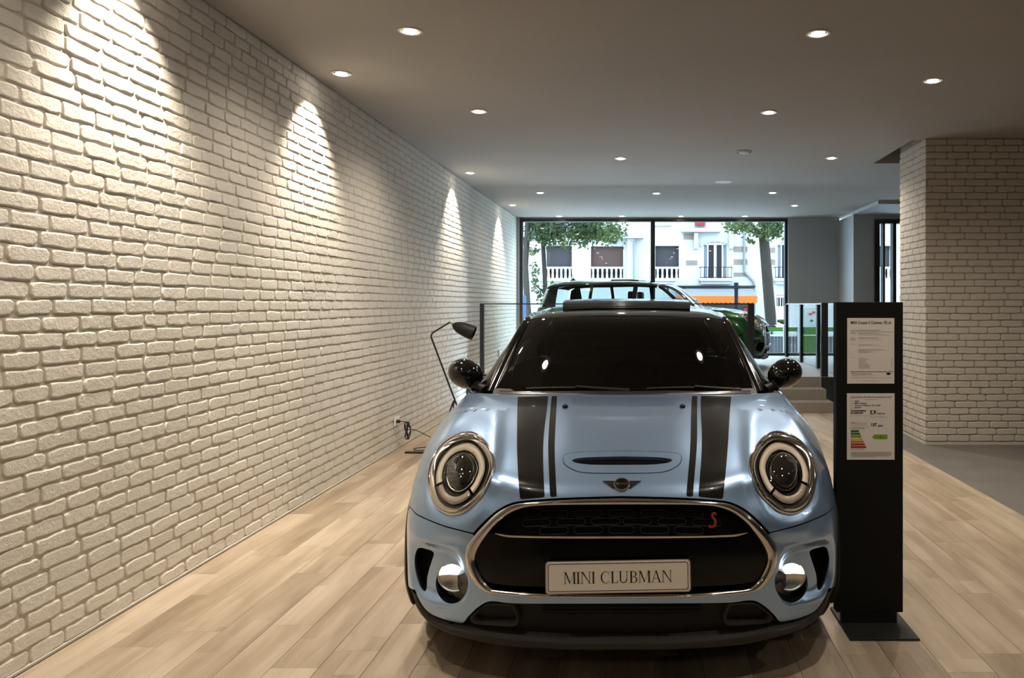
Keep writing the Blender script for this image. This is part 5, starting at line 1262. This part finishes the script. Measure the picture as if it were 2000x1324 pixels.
# the shop under the awning
shp = empty('awning', (fx(1410), YBD-.9, 0)); A0 = shp.location
def aq(name, m, quad, th=.03):
    q = [Vector(p)-Vector(A0) for p in quad]; n = (q[1]-q[0]).cross(q[3]-q[0]).normalized()*th; MB().loft([q, [p+n for p in q]], True, True, True).build(name, m, shp)
xa, xb = fx(1318), fx(1469)
aq('canopy', 'awning_grey', [(xa,YBD-.02,fz(562)),(xb,YBD-.02,fz(562)),(xb,YBD-1.3,H+(CY-578)*(YBD-1.3)/F),(xa,YBD-1.3,H+(CY-578)*(YBD-1.3)/F)])
zt, zb2 = H+(CY-578)*(YBD-1.32)/F, H+(CY-590)*(YBD-1.32)/F; sc2 = MB(); nsc = 18
tops, bots = [], []
for k in range(nsc*6+1):
    xx = xa+(xb-xa)*k/(nsc*6); tops.append((xx-A0.x, YBD-1.32-A0.y, zt)); bots.append((xx-A0.x, YBD-1.32-A0.y, zb2-.05*abs(math.sin(PI*k/6))))
MB().loft([tops, bots, [(p[0],p[1]+.015,p[2]) for p in bots], [(p[0],p[1]+.015,p[2]) for p in tops]], False).build('valance', 'awning_orange', shp)
MB().box(xa-A0.x, xb-A0.x+.1, .72, .88, fz(561.5), fz(558)).build('cassette', 'iron', shp)
tag(shp, 'shop awning with a grey top and an orange scalloped valance', 'awning')
sf = empty('shop_front', (fx(1410)-B0.x, .2, -B0.z)); sf.parent = bl; S0 = Vector((fx(1410), YBD+.2, 0))
MB().box(fx(1352)-S0.x, fx(1471)-S0.x, .0, .08, .0, fz(563)).build('back', 'shop_dark', sf)
random.seed(21)
for k in range(16):
    xx = fx(1356+k*7.2)-S0.x; z_ = random.uniform(.5,1.3); MB().box(xx-.06, xx+.06, -.06, -.001, z_, z_+random.uniform(.1,.3)).build('display_item', random.choice(('shop_blue','shop_pink','awning_orange','kiosk_white','flower_red')), sf)
sf['label'] = 'shop display under the orange awning'

# trees
def leaf_cloud(parent, boxes, m, seed, size=.085):
    rg = np.random.default_rng(seed); vs_, fs_ = [], []
    for (pxa, pya, pxb, pyb, Ya, Yb, n) in boxes:
        u = rg.random((n, 3)); g = rg.normal(0, .33, (n, 3)).clip(-1, 1)*.5+.5
        for i in range(n):
            t = g[i]; Y = Ya+(Yb-Ya)*t[2]; c = P(pxa+(pxb-pxa)*(t[0]*.6+u[i, 0]*.4), pya+(pyb-pya)*(t[1]*.6+u[i, 1]*.4), Y)-parent.location
            a = Vector(rg.normal(0, 1, 3)).normalized(); b = a.cross(Vector(rg.normal(0, 1, 3))).normalized(); s_ = size*rg.uniform(.6, 1.3); k = len(vs_)
            vs_ += [tuple(c-a*s_*.7), tuple(c+b*s_*.36), tuple(c+a*s_*.7), tuple(c-b*s_*.36)]; fs_.append((k, k+1, k+2, k+3))
    me = bpy.data.meshes.new('foliage'); me.from_pydata(vs_, [], fs_); me.materials.append(MATS[m]); o = bpy.data.objects.new('foliage', me); col.objects.link(o); o.parent = parent; o['kind'] = 'stuff'
def tree(name, label, trunk, r0, Y, branches, clouds, seed):
    p0 = P(*trunk[0], Y); t = empty('street_tree', (p0.x, Y, -.05)); 
    pts = [Vector((p0.x-t.location.x, 0, 0))]+[P(a, b, Y)-t.location for a, b in trunk]
    MB().tube(pts, [r0*1.15]+[r0*(1-.25*i/len(trunk)) for i in range(len(trunk))], 10).build('trunk', 'bark', t, smooth=60)
    for br_ in branches:
        q = [P(a, b, Y+c)-t.location for a, b, c in br_]; MB().tube(q, list(np.linspace(.06, .02, len(q))), 6).build('branch', 'bark', t, smooth=60)
    for k, (m, bx) in enumerate(clouds): leaf_cloud(t, bx, m, seed+k)
    return tag(t, label, 'tree', 'street trees')
tree('t', 'slim street tree nearest the brick wall with a leafy crown over the window', [(1034,640),(1030,590),(1026,520),(1029,470),(1032,400),(1034,330)], .085, 21,
     [[(1029,470,0),(1060,445,-.3),(1110,440,-.6)],[(1027,480,0),(1010,440,.2)],[(1031,440,0),(1090,425,.4),(1170,440,.2)]],
     [('leaf', [(1010,395,1130,492,20,22.5,2400),(1090,400,1200,490,20,22.5,1700),(1000,300,1240,430,19,23,900)]),('leaf_pale', [(1020,440,1200,494,20,22,300),(1150,420,1236,490,20,22,620),(1020,480,1062,500,20.5,21.5,60)])], 3)
tree('t', 'thin street tree with sprouting leaves on its trunk left of the green car', [(1069,640),(1066,590),(1064,540),(1061,485),(1060,420),(1062,350)], .068, 21.6, [[(1061,480,0),(1080,450,.2),(1100,420,.3)]],
     [('leaf', [(1035,300,1110,430,20.5,23,300),(1040,545,1076,600,21.2,22,70)]),('leaf_pale', [(1032,492,1056,600,21,22,110),(1070,548,1090,560,21,22,14)])], 13)
tree('t', 'stout street tree with a grey trunk right of the arched window', [(1506,650),(1505,620),(1500,560),(1495,500),(1491,455),(1488,400),(1490,330)], .155, 21, [[(1491,465,0),(1470,440,-.2),(1430,430,-.4)],[(1491,460,0),(1515,440,.2),(1530,420,.3)]],
     [('leaf', [(1440,300,1580,440,19.5,23,900),(1470,420,1545,470,20,22,450)]),('leaf_pale', [(1400,420,1490,462,20,22,420),(1440,430,1550,476,20,22,420),(1455,465,1480,478,20.5,21.5,40)])], 23)
# fence and kiosk on the near pavement
def fence(x0, x1, Y, label, slat, band):
    f = empty('terrace_fence', ((x0+x1)/2, Y, -.05)); c = (x0+x1)/2; n = int((x1-x0)/.075)
    for k in range(n): MB().box(x0-c+k*(x1-x0)/n+.006, x0-c+(k+1)*(x1-x0)/n-.006, 0, .03, .1, .70).build('slat', slat, f)
    MB().box(x0-c, x1-c, -.02, .05, .82, .92).build('band', band, f); MB().box(x0-c, x1-c, -.02, .05, .705, .745).build('rail', 'kiosk_white', f); MB().box(x0-c, x1-c, -.02, .05, 0, .09).build('plinth', 'slat_grey', f)
    for xx in (x0, x1): MB().box(xx-c-.03, xx-c+.03, -.03, .06, .0, .95).build('post', 'kiosk_white', f)
    return tag(f, label, 'fence', 'terrace fences')
fence(2.45, 3.46, 19.0, 'grey slatted terrace fence at the foot of the stout tree', 'slat_grey', 'kiosk_green'); fence(1.79, 2.36, 19.0, 'short grey slatted terrace fence beside the green counter', 'slat_grey', 'kiosk_green')
fence(.5, 1.21, 19.0, 'grey slatted terrace fence left of the green counter', 'slat_grey', 'kiosk_green'); fence(3.9, 7.5, 19.0, 'long grey slatted terrace fence outside the entrance', 'slat_grey', 'kiosk_green')
kk = empty('terrace_counter', (1.5, 19, -.05))
for k in range(6): MB().box(-.19+k*.064+.003, -.19+(k+1)*.064-.003, 0, .03, .1, .72).build('slat', 'kiosk_green', kk)
MB().box(-.24,.24,-.03,.5,.74,.92).build('counter_top', 'kiosk_green', kk, bevel=.01); MB().box(-.20,.14,.03,.06,.95,1.40).build('poster_board', 'kiosk_white', kk, bevel=.01)
for (a, b, m) in ((-.08,1.28,'flower_red'),(.0,1.24,'flower_red'),(-.03,1.08,'kiosk_green')): MB().ball((a,.025,b), .045,.006,.03, 12, 6).build('poster_print', m, kk, smooth=60)
MB().box(.20,.24,.03,.06,.92,1.42).build('board_post', 'kiosk_green', kk)
tag(kk, 'green slatted terrace counter with a small poster board', 'counter')
random.seed(5)
for px_, mlist, lab in ((1480, ('flower_purple',)*3+('leaf',), 'planter of purple flowers outside the window'), (1534, ('flower_white',)*2+('leaf',)*2, 'planter of white flowers by the stout tree')):
    c_ = P(px_, 648, 19.6); fp = empty('flower_planter', (c_.x, 19.6, -.05)); MB().box(-.30,.30,-.12,.12,0,.80).build('trough', 'kiosk_white', fp, bevel=.01)
    for k in range(26): MB().ball((random.uniform(-.28,.28), random.uniform(-.12,.12), .82+random.uniform(0,.28)), .05,.05,.04, 8, 5).build('bloom', random.choice(mlist), fp, smooth=60)
    tag(fp, lab, 'planter', 'flower planters')
c_ = P(1438, 600, 25); bo_ = empty('street_post', (c_.x, 25, -.12)); MB().lathe([(.085,0),(.085,.3),(.06,.34),(.06,2.0),(.075,2.02),(.075,2.22),(.001,2.24)], n=16).build('shaft', 'iron', bo_, smooth=40)
MB().lathe([(.095,0),(.095,.12),(.086,.14)], n=16).build('foot', 'iron', bo_, smooth=40); tag(bo_, 'black cylindrical street post before the awning', 'post')
c_ = P(1022, 640, 20); sg_ = empty('street_sign', (c_.x, 20, -.05)); MB().box(-.07,.07,-.03,.03,.6,1.70).build('panel', 'sign_blue', sg_, bevel=.01); MB().box(-.02,.02,-.02,.02,0,.599).build('post', 'iron', sg_); tag(sg_, 'narrow blue sign panel on the pavement by the brick wall end', 'sign')
